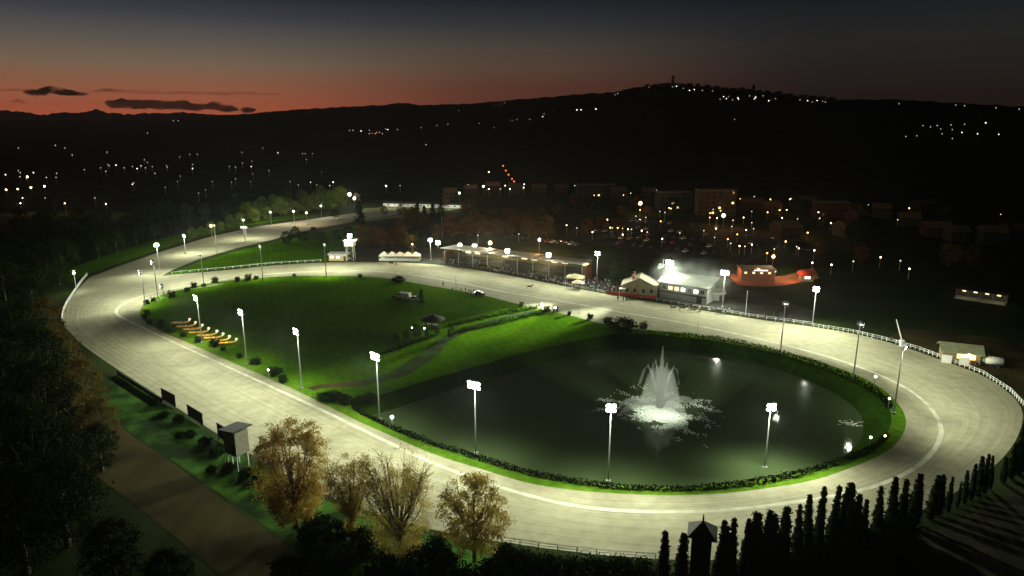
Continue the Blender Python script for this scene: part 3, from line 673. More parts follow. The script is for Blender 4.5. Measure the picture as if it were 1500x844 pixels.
for (px, py, s) in [(20,398,1),(60,400,1.05),(95,396,1),(5,372,1.1),(42,374,1),(78,373,1.1),(112,378,.95),(145,378,1.05),(172,372,.9),(30,352,1),(65,350,1.1),(100,352,1),(135,355,1),(168,356,1),(200,358,.9),(228,352,.85),(120,336,1),(155,338,1.1),(190,340,1),(222,338,1),(250,340,.8),(278,338,.75),(212,326,1),(245,326,1),(275,326,.9),(304,330,.7),(330,327,.7),(300,318,.9),(328,316,.9),(355,318,.75),(345,308,.9),(372,310,.8),(395,316,.55),(30,425,1),(62,430,1),(8,440,1.1),(50,455,1),(88,418,.8),(70,335,1.1),(30,333,1)]:
    plant("wood_tree", WOOD, wl, px, py, s * .95, "trees of the dark wood left of the track")
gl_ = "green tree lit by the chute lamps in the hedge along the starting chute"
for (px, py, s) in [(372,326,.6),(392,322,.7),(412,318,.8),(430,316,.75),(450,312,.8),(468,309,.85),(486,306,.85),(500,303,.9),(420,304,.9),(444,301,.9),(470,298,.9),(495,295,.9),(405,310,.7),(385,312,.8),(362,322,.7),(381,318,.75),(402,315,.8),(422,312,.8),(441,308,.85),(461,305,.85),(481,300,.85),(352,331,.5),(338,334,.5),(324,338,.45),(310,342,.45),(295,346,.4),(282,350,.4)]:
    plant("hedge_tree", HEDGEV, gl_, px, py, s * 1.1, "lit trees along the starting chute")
# big dusky trees at the lower left
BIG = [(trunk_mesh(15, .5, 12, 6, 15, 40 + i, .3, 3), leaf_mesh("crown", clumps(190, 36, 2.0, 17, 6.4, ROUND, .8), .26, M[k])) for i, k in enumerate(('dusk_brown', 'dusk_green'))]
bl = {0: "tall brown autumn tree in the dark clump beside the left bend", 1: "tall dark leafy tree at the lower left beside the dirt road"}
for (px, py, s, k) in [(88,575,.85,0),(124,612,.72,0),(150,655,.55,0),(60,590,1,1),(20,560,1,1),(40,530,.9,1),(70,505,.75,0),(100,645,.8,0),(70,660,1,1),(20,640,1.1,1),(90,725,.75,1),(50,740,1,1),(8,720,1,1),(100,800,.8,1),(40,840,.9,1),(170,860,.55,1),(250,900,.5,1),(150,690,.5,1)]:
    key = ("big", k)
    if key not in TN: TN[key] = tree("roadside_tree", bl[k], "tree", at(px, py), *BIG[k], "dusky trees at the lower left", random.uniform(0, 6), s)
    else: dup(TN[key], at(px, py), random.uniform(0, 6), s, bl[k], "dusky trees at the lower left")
# bushes along the foot of the autumn trees and the road
SHR = [leaf_mesh("bush", clumps(45, 40, .1, 2.2, 1.9, ROUND, .4), .16, M['hedge']) for _ in range(2)]
def bush(name, label, group, p, s, i=0):
    o = link(name, SHR[i]); o.location = p; o.rotation_euler = (0, 0, random.uniform(0, 6)); o.scale = (s, s, s * random.uniform(.8, 1.1)); return tag(o, label, "bush", group)
for (px, py, s) in [(470,775,1.1),(490,790,1),(455,790,.9),(530,800,1),(545,812,.9),(610,825,1),(640,820,1.2),(655,835,1.2),(740,830,1.2),(770,838,1.2),(800,845,1.1),(835,848,1.2),(870,852,1.2),(905,850,1.1),(940,850,1.2),(560,840,1.2),(500,830,1.1),(455,850,1.3),(425,845,1.2),(480,870,1.3),(600,860,1.2),(680,860,1.3),(720,855,1.2)]:
    bush("bush", "dark wild bush at the foot of the autumn trees by the near straight", "wild bushes along the near edge", at(px, py), s, random.randrange(2))
for k in range(26):
    px = 1035 + k * 11.5 + random.uniform(-4, 4); bush("bush", "black undergrowth bush filling the foot of the cypress row", "undergrowth at the foot of the cypresses", at(px, float(np.interp(px, [1020, 1100, 1200, 1330], [890, 862, 826, 780])) + random.uniform(-6, 14)), random.uniform(.9, 1.5), k % 2)
for (px, py, s) in [(240,610,.7),(262,618,.8),(280,640,.7),(300,652,.9),(318,668,.8),(265,640,.6),(335,690,.9),(360,700,.8),(380,705,.7),(400,722,.9),(225,592,.6),(310,690,.6)]:
    bush("scrub", "low scrub plant on the green embankment below the dark boards", "scrub on the embankment", at(px, py), s * .8, random.randrange(2))
# clipped bushes along the infield rail
CLIP = leaf_mesh("bush", clumps(26, 34, .15, 1.5, .8, lambda t: 1, .22), .13, M['bushleaf'])
cl = [(215,460),(211,467),(219,475),(233,480),(252,487),(268,493),(289,501),(311,507),(328,514),(348,524),(371,533),(403,550),(417,560),(406,546),(225,441),(249,436),(273,427),(287,421),(300,420),(365,411),(377,409),(345,413),(432,405),(525,407),(216,446),(766,449),(803,456),(811,457),(831,462),(861,468),(893,474),(941,482),(318,414)]
for i, (px, py) in enumerate(cl):
    o = link("clipped_bush", CLIP); o.location = at(px, py); s = random.uniform(.7, 1.35); o.scale = (s * random.uniform(.9, 1.3), s, s * random.uniform(.8, 1.25)); o.location.x += random.uniform(-.8, .8); o.rotation_euler = (0, 0, random.uniform(0, 6))
    tag(o, "small dark clipped bush on the infield verge beside the track", "bush", "clipped bushes around the infield verge")
for (px, py, sx_, sz_, lab) in [(484,583,3.2,1.0,"wide low domed bush at the gravel path entrance"),(506,591,1.7,1.5,"squat clipped bush beside the wide domed bush"),(524,592,1.6,1.5,"rounded clipped bush between the squat bush and the pond tip"),(540,586,1.8,1.3,"dark clipped bush nearest the floodlight pole at the pond tip"),(911,482,4.2,2.6,"large spreading dark bush at the far left corner of the pond"),(583,413,2.6,1.8,"dark bush on the verge of the back straight"),(617,452,0,0,"")]:
    if not lab: continue
    o = link("clipped_bush", SHR[0]); o.location = at(px, py); o.scale = (sx_ / 1.9, sx_ / 2.2, sz_ / 2.0); tag(o, lab, "bush")
# low hedge on the pond bank
def hedge_run(i0, i1, label, w_, h_, off):
    pts = []
    k = i0
    while True:
        p = bank[k % len(bank)] + outward(bank, k % len(bank)) * off; pts.append(p)
        if k % len(bank) == i1 % len(bank): break
        k += 1
    cs = []
    for a, b2 in zip(pts, pts[1:]):
        n = int((b2 - a).length * 44)
        for _ in range(n):
            p = a.lerp(b2, RNG.uniform()); hh = h_ * (1 + .35 * noise.noise(p * .25)); cs.append((p.x + RNG.normal() * w_ * .35, p.y + RNG.normal() * w_ * .35, RNG.uniform(0, hh)))
    c = centroid(pts); o = link("hedge", leaf_mesh("hedge", np.array(cs) - np.array([c.x, c.y, 0]), .2, M['hedge'])); o.location = (c.x, c.y, 0); return tag(o, label, "hedge")
def bank_index(px, py):
    p = at(px, py); return min(range(len(bank)), key=lambda i: (bank[i] - p).length)
iA, iB, iC, iD = bank_index(520, 598), bank_index(1298, 640), bank_index(905, 489), bank_index(1306, 600)
fwd = 1 if (bank_index(960, 491) - iC) % 240 < 120 else -1
if fwd == 1:
    hedge_run(iB, iA, "long low dark hedge along the near bank of the pond", .7, .9, -.1); hedge_run(iC, iD, "low dark hedge along the far bank of the pond", 1.0, 1.3, -.1)
else:
    hedge_run(iA, iB, "long low dark hedge along the near bank of the pond", .7, .9, -.1); hedge_run(iD, iC, "low dark hedge along the far bank of the pond", 1.0, 1.3, -.1)
# ditch hedges crossing the lawn beside the gravel path
for (pix, lab) in [([(655,478),(700,468),(745,458),(790,450)],"low dark hedge on the far side of the crossing path"),([(668,487),(710,478),(755,468),(800,456)],"low dark hedge on the near side of the crossing path"),([(560,519),(600,505),(640,492)],"dark hedge beside the gravel path below the thatched gazebo")]:
    pts = open_curve(pix, 40); cs = []
    for a, b2 in zip(pts, pts[1:]):
        for _ in range(int((b2 - a).length * 30)): p = a.lerp(b2, RNG.uniform()); cs.append((p.x + RNG.normal() * .4, p.y + RNG.normal() * .4, RNG.uniform(0, 1.0)))
    c = centroid(pts); o = link("hedge", leaf_mesh("hedge", np.array(cs) - np.array([c.x, c.y, 0]), .22, M['bushleaf'])); o.location = (c.x, c.y, 0); tag(o, lab, "hedge")
# cypresses
CYP = []
for i in range(4):
    h = 10; c = clumps(230, 34, .35, h, .74, SPIRE, .11); lm = leaf_mesh("crown", c, .1, M['cypress'])
    core = MB(); zs = [.3 + (h - .5) * k / 13 for k in range(14)]; core.tube([(0, 0, z) for z in zs], [.66 * SPIRE((z - .35) / (h - .35)) for z in zs], 9)
    bm = bmesh.new(); bm.from_mesh(lm); cm_ = core.mesh("core", M['cypress']); bm.from_mesh(cm_); bm.to_mesh(lm); bm.free(); bpy.data.meshes.remove(cm_)
    CYP.append((trunk_mesh(3, .16, 0, 1, 3, 60 + i), lm))
cyb = lambda px: float(np.interp(px, [960, 1020, 1100, 1200, 1290, 1400, 1500], [900, 882, 858, 822, 790, 745, 690]))
CY = [(969,776),(993,781),(1050,762),(1060,772),(1067,757),(1086,758),(1098,752),(1108,764),(1116,745),(1128,752),(1140,742),(1165,738),(1180,724),(1194,714),(1211,712),(1222,712),(1239,708),(1251,724),(1262,730),(1283,711),(1303,700),(1317,700),(1333,693),(1343,717),(1361,695),(1373,694),(1387,697),(1401,706),(1411,690),(1421,678),(1432,669),(1440,664),(1450,668),(1469,669),(1480,650),(1492,622),(1500,636)]
ordn = "first second third fourth fifth sixth seventh eighth ninth tenth eleventh twelfth thirteenth fourteenth fifteenth sixteenth seventeenth eighteenth nineteenth twentieth twenty-first twenty-second twenty-third twenty-fourth twenty-fifth twenty-sixth twenty-seventh twenty-eighth twenty-ninth thirtieth thirty-first thirty-second thirty-third thirty-fourth thirty-fifth thirty-sixth thirty-seventh".split()
CYT = {}
for n_, (px, ty) in enumerate(CY):
    by = cyb(px); b = at(px, by); h = height_at(b, px, ty); i = n_ % 4; wsc = random.uniform(.85, 1.5) * min(1.25, h / 9)
    lab = f"black slim cypress, {ordn[n_]} from the left end of the cypress row" if n_ > 1 else ("lone slim cypress at the left end of the row" if n_ == 0 else "short slim cypress just left of the pyramid-roofed tower")
    if i not in CYT: o = tree("cypress_tree", lab, "cypress", b, *CYP[i], "row of cypresses along the lower right", random.uniform(0, 6), (wsc, wsc, h / 10.2)); CYT[i] = o; o.rotation_euler.x = .02
    else: o = dup(CYT[i], b, random.uniform(0, 6), (wsc, wsc * random.uniform(.85, 1.15), h / 10.2), lab, "row of cypresses along the lower right"); o.rotation_euler.x = random.uniform(-.05, .05); o.rotation_euler.y = random.uniform(-.05, .05)
# trees behind the stands and through the town
bt = "russet tree in the dim grove behind the grandstand car park"
for (px, py, s) in [(640,352,.8),(662,350,.9),(684,348,.95),(705,346,.95),(728,346,.9),(750,345,.95),(775,346,.9),(800,345,.85),(695,338,.9),(720,336,1),(745,336,.95),(770,336,.9),(860,344,.7),(880,340,.75),(905,345,.6),(560,362,.65),(575,362,.7),(590,360,.75),(548,360,.7),(535,362,.6),(530,352,.7)]:
    plant("grove_tree", COPSE, bt, px, py, s * 1.15, "russet trees behind the stands")
for (px, py, s) in [(527,332,1.25),(612,322,.8),(622,324,.8),(634,323,.75),(646,322,.8),(600,366,.55),(612,366,.6),(622,366,.5)]:
    plant("fir_tree", FIRV, "large dark fir before the lit field" if s > 1.2 else "dark green conifer behind the white tents" if py > 340 else "dark conifer in the short row before the long white building", px, py, s, "conifers behind the back straight")
plant("round_tree", WOOD, "single round dark tree standing before the lit hedge", 490, 321, .5, "single trees behind the back straight")
plant("garden_tree", WOOD, "leafy lit tree between the crowd and the gabled house", 908, 421, .75, "single trees behind the back straight")
for (px, py, s) in [(420,358,.5),(445,356,.55),(470,355,.5),(495,352,.55),(433,350,.5),(460,348,.5),(510,350,.5),(545,346,.5)]:
    plant("low_tree", WOOD, "low black tree in the dark thicket behind the back straight grass", px, py, s, "dark thicket behind the back straight")
tt = "dim tree among the dark houses and car parks of the valley"
for k in range(46):
    px = random.uniform(560, 1490); py = random.uniform(300, 345) if px < 1100 else random.uniform(325, 395)
    if 850 < px < 1180 and 318 < py < 395: continue
    p = at(px, py); p.z = terrain(p.x, p.y); plant("valley_tree", WOOD if k % 2 else COPSE, tt, px, py, random.uniform(.6, 1), "dim trees of the valley", z=p)
# dark tree and gazebo shrubs on the lawn
plant("lawn_tree", FIRV, "dense dark upright tree beside the white vehicles on the lawn", 617, 447, .36, "trees on the infield lawn")
for (px, py, s) in [(596,497,.26),(610,494,.3),(625,492,.24),(662,496,.25),(640,490,.2),(580,500,.22)]:
    plant("lawn_tree", WOOD, "low dark tree in the garden clump around the thatched gazebo", px, py, s, "trees on the infield lawn")
# ------------------------------------------------------------------ buildings helpers
def gable_block(w_, d, h, rise, over=.4):
    """walls mesh builder and roof mesh builder, ridge along X, origin at the base centre"""
    wl = MB(); x, y = w_ / 2, d / 2
    wl.add([(-x, -y, 0), (x, -y, 0), (x, y, 0), (-x, y, 0), (-x, -y, h), (x, -y, h), (x, y, h), (-x, y, h), (-x, 0, h + rise), (x, 0, h + rise)],
           [(0, 1, 5, 4), (1, 2, 6, 9, 5), (2, 3, 7, 6), (3, 0, 4, 8, 7)])
    rf = MB(); k = rise / y; X = x + over; Y = y + over; z0 = h - k * over + .02; z1 = h + rise + .02; th = .18
    rf.add([(-X, -Y, z0), (X, -Y, z0), (X, 0, z1), (-X, 0, z1), (X, Y, z0), (-X, Y, z0)] + [(-X, -Y, z0 + th), (X, -Y, z0 + th), (X, 0, z1 + th), (-X, 0, z1 + th), (X, Y, z0 + th), (-X, Y, z0 + th)],
           [(3, 2, 1, 0), (5, 4, 2, 3), (6, 7, 8, 9), (9, 8, 10, 11), (0, 1, 7, 6), (4, 5, 11, 10), (1, 2, 8, 7), (2, 4, 10, 8), (3, 0, 6, 9), (5, 3, 9, 11)])
    return wl, rf
def win(parent, c, wx, wz, m, ny=-1, frame=True):
    """window on a wall facing -Y (ny=-1), +Y, or 'x' walls via ny='x+'/'x-'"""
    mb = MB(); fr = MB()
    if ny in (-1, 1):
        mb.box((c[0], c[1] + ny * .03, c[2]), (wx, .04, wz)); fr.box((c[0], c[1] + ny * .04, c[2] - wz / 2 - .06), (wx + .24, .12, .1))
        for s in (-1, 1): fr.box((c[0] + s * (wx / 2 + .05), c[1] + ny * .04, c[2] + .03), (.08, .1, wz + .08))
    else:
        s0 = 1 if ny == 'x+' else -1
        mb.box((c[0] + s0 * .03, c[1], c[2]), (.04, wx, wz)); fr.box((c[0] + s0 * .04, c[1], c[2] - wz / 2 - .06), (.12, wx + .24, .1))
    o = mb.build("window", m, parent)
    if frame: fr.build("window_frame", M['white'], o)
    return o
def facing(p, q): return math.atan2(q.y - p.y, q.x - p.x)

# ------------------------------------------------------------------ grandstand and apron
A, B = at(648, 389), at(852, 414); L_ = (B - A).length; rz = facing(A, B)
gs = thing("grandstand", "long open grandstand with pale flat roof, lit from within, behind the crowd", "grandstand", (A + B) / 2, rz)
mb = MB()
for i in range(6): mb.box((0, 1.0 + i * 1.3, .35 * (i + 1) / 1), (L_ - .4, 1.32 if i else 1.3, .7 * (i + 1)))
mb = MB()
for i in range(6): mb.box((0, 1.0 + i * 1.3, .3 * (i + 1)), (L_ - .4, 1.296, .6 * (i + 1)))
mb.build("terrace_steps", mat('dark_concrete', (.10, .10, .09), (.15, .145, .13), .5, .9), gs)
mb = MB(); mb.box((0, 9.6, 3.3), (L_, .3, 6.6)); mb.build("back_wall", M['plaster'], gs)
for s in (-1, 1):
    mb = MB(); mb.box((s * (L_ / 2 + .16), 5.2, 2.9), (.3, 8.6, 5.8)); mb.build("end_wall", M['brick'], gs)
nb = 9
for i in range(nb + 1):
    mb = MB(); mb.tube([(-L_ / 2 + .5 + i * (L_ - 1) / nb, 1.2, 0), (-L_ / 2 + .5 + i * (L_ - 1) / nb, 1.2, 6.5)], .14, 8); mb.build("column", M['white'], gs)
for i, (x0, x1, zz) in enumerate([(-.5, -.17, 7.0), (-.165, .17, 6.8), (.175, .5, 6.6)]):
    mb = MB(); xa, xb = x0 * L_, x1 * L_
    mb.add([(xa, -1.2, zz + .5), (xb, -1.2, zz + .5), (xb, 10.6, zz), (xa, 10.6, zz), (xa, -1.2, zz + .8), (xb, -1.2, zz + .8), (xb, 10.6, zz + .25), (xa, 10.6, zz + .25)], [(3, 2, 1, 0), (4, 5, 6, 7), (0, 1, 5, 4), (1, 2, 6, 5), (2, 3, 7, 6), (3, 0, 4, 7)]); mb.build("roof", M['roofmetal'], gs)
for i in range(14):
    if i in (4, 9): continue
    win(gs, (-L_ / 2 + 2.6 + i * (L_ - 5) / 13, 9.45, 5.0), 2.6, 1.2, M['winwarm'] if i % 3 else M['glass'])
mb = MB(); mb.tube([(-L_ / 2, .3, 1.1), (L_ / 2, .3, 1.1)], .05, 6); mb.build("handrail", M['pole'], gs)
add_light(gs, "stand_lamp", (-8, 3, 6.0), 700, (1, .85, .5), point=True, radius=0); add_light(gs, "stand_lamp", (14, 3, 5.8), 700, (1, .85, .5), point=True, radius=0)
for (tx, ty, lab, k, z) in [(643,355,"floodlight cluster at the left end of the grandstand roof",1.0,7.4),(678,357,"roof floodlight just right of the grandstand's left end",.8,7.4),(701,358,"roof floodlight left of the middle of the grandstand roof",.7,7.2),(750,367,"biggest roof floodlight in the middle of the grandstand roof",1.4,7.2),(808,373,"roof floodlight near the right end of the grandstand roof",1.2,6.9)]:
    f = (tx - 648) / 204; b = A.lerp(B, max(-.03, f)); b = b + Vector((math.sin(rz), -math.cos(rz), 0)) * .6; b.z = z; h = max(1.6, height_at(b, tx, ty) - z)
    am = at(tx - 20, 470); t = thing("roof_floodlight", lab, "floodlight", b, math.atan2(-(am.x - b.x), am.y - b.y), "floodlights on the grandstand roof")
    o = link("mast", MASTM, t); o.scale = (.7, .7, h); n = 2; o = link("crossarm", ARMS[n], t); o.location = (0, 0, h - .5)
    for r_ in range(2 if k >= 1 else 1):
        for c in range(n): fo = link("floodlight", HEADM, t); fo.location = ((c - .5) * .92, .22, h - .45 + r_ * .9); link("lens", LENSM, fo)
    beams(t, h, PW * k * .42, 14, .02, 0, 25)
# white hospitality tents
def tent(label, p, rz):
    t = thing("party_tent", label, "tent", p, rz, "white tents beside the track")
    mb = MB(); s = 2.0; mb.add([(-s, -s, 2.3), (s, -s, 2.3), (s, s, 2.3), (-s, s, 2.3), (0, 0, 3.9), (-s, -s, 1.95), (s, -s, 1.95), (s, s, 1.95), (-s, s, 1.95)], [(0, 1, 4), (1, 2, 4), (2, 3, 4), (3, 0, 4), (5, 6, 1, 0), (6, 7, 2, 1), (7, 8, 3, 2), (8, 5, 0, 3)]); mb.build("canopy", M['canvas'], t)
    for x in (-1, 1):
        for y in (-1, 1):
            mb = MB(); mb.tube([(x * 1.93, y * 1.93, 0), (x * 1.93, y * 1.93, 2.2)], .06, 6); mb.build("leg", M['white'], t)
    mb = MB(); mb.box((0, 1.9, 1.1), (3.8, .04, 2.0)); mb.build("back_panel", M['canvas'], t)
    mb = MB(); mb.box((0, -1.9, .5), (3.8, .05, .9)); mb.build("front_counter", M['white'], t); return t
ow = ["leftmost white peaked tent in the row of five beside the back straight", "second white peaked tent from the left beside the back straight", "middle white peaked tent of the five beside the back straight", "fourth white peaked tent from the left beside the back straight", "rightmost white peaked tent of the five, nearest the grandstand"]
for i in range(5):
    p = at(563 + i * 11.6, 381 + i * .15); tent(ow[i], p, 0)
# light tower with lookout cabin
b = at(514, 381); t = thing("lookout_tower", "tall lookout tower with a lit cabin on braced legs before the black fir", "tower", b, 0)
H = height_at(b, 514, 352)
for x in (-1, 1):
    for y in (-1, 1):
        mb = MB(); mb.tube([(x * 1.7, y * 1.7, 0), (x * 1.4, y * 1.4, H - 2.4)], .16, 6); mb.build("leg", M['pole'], t)
for k in range(3):
    mb = MB(); z0 = k * (H - 2.4) / 3; z1 = z0 + (H - 2.4) / 3; mb.tube([(-1.65, -1.68, z0), (1.55, -1.55, z1)], .07, 5); mb.tube([(1.65, -1.68, z0), (-1.55, -1.55, z1)], .07, 5); mb.build("brace", M['pole'], t)
mb = MB(); mb.box((0, 0, H - 1.2), (4.2, 4.2, 2.4)); mb.build("cabin", M['white'], t)
mb = MB(); mb.box((0.3, 0, H + .12), (5.6, 5.2, .22)); mb.build("roof", M['roofmetal'], t)
win(t, (0, -2.1, H - 1.0), 3.2, 1.1, M['winwhite'])
p = at(514, 381); p.z = H + .24; am = at(540, 460)
t = thing("roof_floodlight", "very bright floodlight on top of the lookout tower cabin", "floodlight", p, math.atan2(-(am.x - p.x), am.y - p.y))
o = link("mast", MASTM, t); o.scale = (.7, .7, 1.8); o = link("crossarm", ARMS[2], t); o.location = (0, 0, 1.3)
for r_ in range(2):
    for c in range(2): fo = link("floodlight", HEADM, t); fo.location = ((c - .5) * .92, .22, 1.35 + r_ * .9); link("lens", LENSM, fo)
beams(t, 1.9, PW * .8, 14, .1, 0)
def flat_hut(name, label, cat, p, rz, w_, d, h, wm, rm, wins=(), lit=None, slope=.3, over=.5):
    t = thing(name, label, cat, p, rz); mb = MB(); mb.box((0, 0, h / 2), (w_, d, h)); mb.build("wall", wm, t)
    X, Y = w_ / 2 + over, d / 2 + over; mb = MB(); mb.add([(-X, -Y, h + .03), (X, -Y, h + .03), (X, Y, h + slope), (-X, Y, h + slope), (-X, -Y, h + .2), (X, -Y, h + .2), (X, Y, h + slope + .17), (-X, Y, h + slope + .17)], [(3, 2, 1, 0), (4, 5, 6, 7), (0, 1, 5, 4), (1, 2, 6, 5), (2, 3, 7, 6), (3, 0, 4, 7)]); mb.build("roof", rm, t)
    for (x, z, ww, wz) in wins: win(t, (x, -d / 2, z), ww, wz, lit or M['glass'])
    mb = MB(); mb.box((w_ * .36, -d / 2 - .03, 1.02), (.95, .06, 2.04)); mb.build("door", M['darkwood'], t); return t
flat_hut("track_office", "low pale flat-roofed office at the foot of the lookout tower", "office", at(497, 381), 0, 8, 4, 2.8, M['plaster'], M['roofmetal'], [(-2.6, 1.7, 1.4, .9), (0, 1.7, 1.4, .9)], M['winwarm'])
# gabled house and pale-roofed stand
p = at(937, 430); t = thing("clubhouse", "gabled ochre clubhouse with chimney pots behind the red banner", "house", p, R(-14))
wl, rf = gable_block(9, 12, 3.7, 2.8)
def rotmb(mb, a): mb.v = [tuple(Matrix.Rotation(a, 3, 'Z') @ Vector(v)) for v in mb.v]; return mb
rotmb(wl, R(90)).build("wall", M['plaster'], t); r_o = rotmb(rf, R(90)).build("roof", mat('worn_tile', (.2, .17, .12), (.3, .26, .19), .9, .85), t)
for y in (-3, -1.2, 2.5): mb = MB(); mb.box((-2.2, y, 6.1), (.7, .7, 2.0)); mb.box((-2.2, y, 7.15), (.9, .9, .12)); mb.build("chimney", M['brick'], r_o)
for x in (-4.2, -1.5, 1.5, 4.2): win(t, (x, -4.5, 2.1), 1.2, 1.4, M['glass'])
win(t, (0, -4.75, 5.2), .01, .01, M['glass'], frame=False) if False else None
mb = MB(); mb.box((-5.6, -5.8, 2.9), (2.4, 2.0, .12)); mb.build("porch_roof", M['white'], t); mb = MB(); mb.tube([(-6.6, -6.6, 0), (-6.6, -6.6, 2.85)], .08, 6); mb.build("porch_post", M['white'], t)
p0, p1 = at(965, 436), at(1034, 447); rzz = facing(p0, p1); L2 = (p1 - p0).length
t = thing("covered_stand", "pale-roofed two-storey stand with a glazed front right of the clubhouse", "stand", (p0 + p1) / 2 + Vector((-math.sin(rzz), math.cos(rzz), 0)) * 4.5, rzz)
mb = MB(); mb.box((0, 0, 2.6), (L2, 8, 5.2)); mb.build("wall", M['concrete'], t)
mb = MB(); X = L2 / 2 + .8; mb.add([(-X, -5.2, 5.5), (X, -5.2, 5.5), (X, 5, 7.4), (-X, 5, 7.4), (-X, -5.2, 5.8), (X, -5.2, 5.8), (X, 5, 7.7), (-X, 5, 7.7)], [(3, 2, 1, 0), (4, 5, 6, 7), (0, 1, 5, 4), (1, 2, 6, 5), (2, 3, 7, 6), (3, 0, 4, 7)]); mb.build("roof", mat('dull_roof_sheet', (.26, .26, .23), (.34, .34, .3), .6, .7), t)
for i in range(7): win(t, (-L2 / 2 + 1.6 + i * (L2 - 3.2) / 6, -4, 3.9), 1.5, 1.3, M['winwhite'] if i in (3, 5) else (M['winwarm'] if i in (1, 2) else M['glass']))
mb = MB(); mb.box((0, -4.12, 2.35), (L2 - .2, .2, .5)); mb.build("balcony_band", M['darkwood'], t)
mb = MB(); mb.box((L2 / 2 - 2.6, -4.05, 1.05), (1.8, .08, 2.1)); mb.build("door", M['darkwood'], t)
p = at(1046, 441); flat_hut("storage_shed", "small low shed with pale roof right of the covered stand", "shed", p + Vector((0, 3, 0)), R(-15), 8, 5, 2.6, M['concrete'], M['roofmetal'])
# red banner along the rail
pts = open_curve([(888,431),(905,433.5),(930,436.5),(961,439)], 12); mb = MB()
for a, b2 in zip(pts, pts[1:]): mb.add([(a.x, a.y, .15), (b2.x, b2.y, .15), (b2.x, b2.y, 1.25), (a.x, a.y, 1.25), (a.x, a.y + .05, .15), (b2.x, b2.y + .05, .15), (b2.x, b2.y + .05, 1.25), (a.x, a.y + .05, 1.25)], [(0, 1, 2, 3), (7, 6, 5, 4), (3, 2, 6, 7)])
c = centroid(pts); mb.v = [(v[0] - c.x, v[1] - c.y, v[2]) for v in mb.v]
t = thing("banner_fence", "long red banner hung along the rail below the clubhouse", "banner", (c.x, c.y, 0)); mb.build("banner", M['redcloth'], t)
for q in pts[::2]: mb = MB(); mb.tube([(q.x - c.x, q.y - c.y + .12, 0), (q.x - c.x, q.y - c.y + .12, 1.35)], .05, 6); mb.build("post", M['white'], t)
# marquees among the crowd
for (px, py, w_, d, h, m, lab) in [(842,418,6.5,5,3.2,'canvas',"square cream marquee in the crowd right of the grandstand"),(846,424,4.2,3,2.5,'redcloth',"low pinkish awning in front of the cream marquee")]:
    t = thing("marquee", lab, "tent", at(px, py), R(-15)); mb = MB(); x, y = w_ / 2, d / 2
    mb.add([(-x, -y, h), (x, -y, h), (x, y, h), (-x, y, h), (0, 0, h + 1.3), (-x, -y, h - .3), (x, -y, h - .3), (x, y, h - .3), (-x, y, h - .3)], [(0, 1, 4), (1, 2, 4), (2, 3, 4), (3, 0, 4), (5, 6, 1, 0), (6, 7, 2, 1), (7, 8, 3, 2), (8, 5, 0, 3)]); mb.build("canopy", mat('pink_awning', (.55, .38, .28), (.62, .44, .33), 1) if m == 'redcloth' else mat('cream_canvas', (.5, .45, .26), (.56, .5, .3), 1), t)
    for sx_ in (-1, 1):
        for sy in (-1, 1): mb = MB(); mb.tube([(sx_ * x * .97, sy * y * .97, 0), (sx_ * x * .97, sy * y * .97, h - .1)], .07, 6); mb.build("leg", M['white'], t)
# winning-post structures
def slim_post(px, py, ty, label, name="marker_post", r=.09, m='white'):
    b = at(px, py); h = height_at(b, px, ty); mb = MB(); mb.tube([(0, 0, 0), (0, 0, h)], [r, r * .7], 8); t = thing(name, label, "post", b); mb.build("mast", M[m], t); mb = MB(); mb.ball((0, 0, h), r * 1.6, 8, 6); mb.build("finial", M[m], t); return t
slim_post(1092, 462, 427, "white flagless mast by the rail right of the horses")
slim_post(1022, 489, 476, "thin dark marker post on the far pond bank", r=.06, m='darkmetal'); slim_post(848, 461, 448, "thin dark marker post on the verge beside the bright lawn", r=.06, m='darkmetal'); slim_post(668, 424, 406, "thin dark winning post beside the people on the verge", r=.08, m='darkmetal')
slim_post(648, 349, 318, "thin tall aerial mast behind the grandstand", r=.12, m='pole')
t = thing("start_boom", "tall leaning white barrier boom at the right bend rail", "boom", at(1320, 507), 0); b = at(1320, 507); h = height_at(b, 1313, 468)
mb = MB(); mb.box((0, 0, .7), (.7, .7, 1.4)); mb.box((0, 0, 1.55), (1.0, .9, .3)); mb.build("base", M['white'], t); mb = MB(); q = at(1313, 468, h) - b; mb.tube([(0, 0, 1.5), (q.x, 0, h)], [.2, .1], 8); mb.build("boom_arm", M['white'], t)

# ------------------------------------------------------------------ infield things
def canoe_meshes():
    hull = MB(); n = 12
    vs = []
    for i in range(n + 1):
        f = i / n; x = -2.6 + 5.2 * f; wd = .62 * math.sin(math.pi * min(1, max(0, .08 + f * .9))) ** .6 + .02; z0 = .12 + .9 * max(0, f - .72) ** 1.5 * 3.2 + .35 * max(0, .15 - f) * 2
        vs += [(x, -wd, z0 + .5), (x, -wd * .7, z0 + .12), (x, 0, z0), (x, wd * .7, z0 + .12), (x, wd, z0 + .5), (x, 0, z0 + .34)]
    fs = []
    for i in range(n):
        for k in range(6):
            k2 = (k + 1) % 6; fs.append((i * 6 + k, i * 6 + k2, (i + 1) * 6 + k2, (i + 1) * 6 + k))
    fs += [tuple(range(5, -1, -1)), tuple(n * 6 + k for k in range(6))]
    hull.add(vs, fs)
    prow = MB(); prow.tube([(2.45, 0, .85), (2.75, 0, 1.05), (2.85, 0, 1.35)], [.2, .16, .2], 8); prow.ball((2.85, 0, 1.5), (.38, .32, .32), 10, 7)
    seat = MB(); seat.box((-.5, 0, .62), (.35, 1.0, .06)); seat.box((.8, 0, .66), (.35, .95, .06))
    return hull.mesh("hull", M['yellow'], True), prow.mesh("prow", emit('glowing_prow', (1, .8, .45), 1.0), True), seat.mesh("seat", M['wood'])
HULL, PROW, SEAT = canoe_meshes()
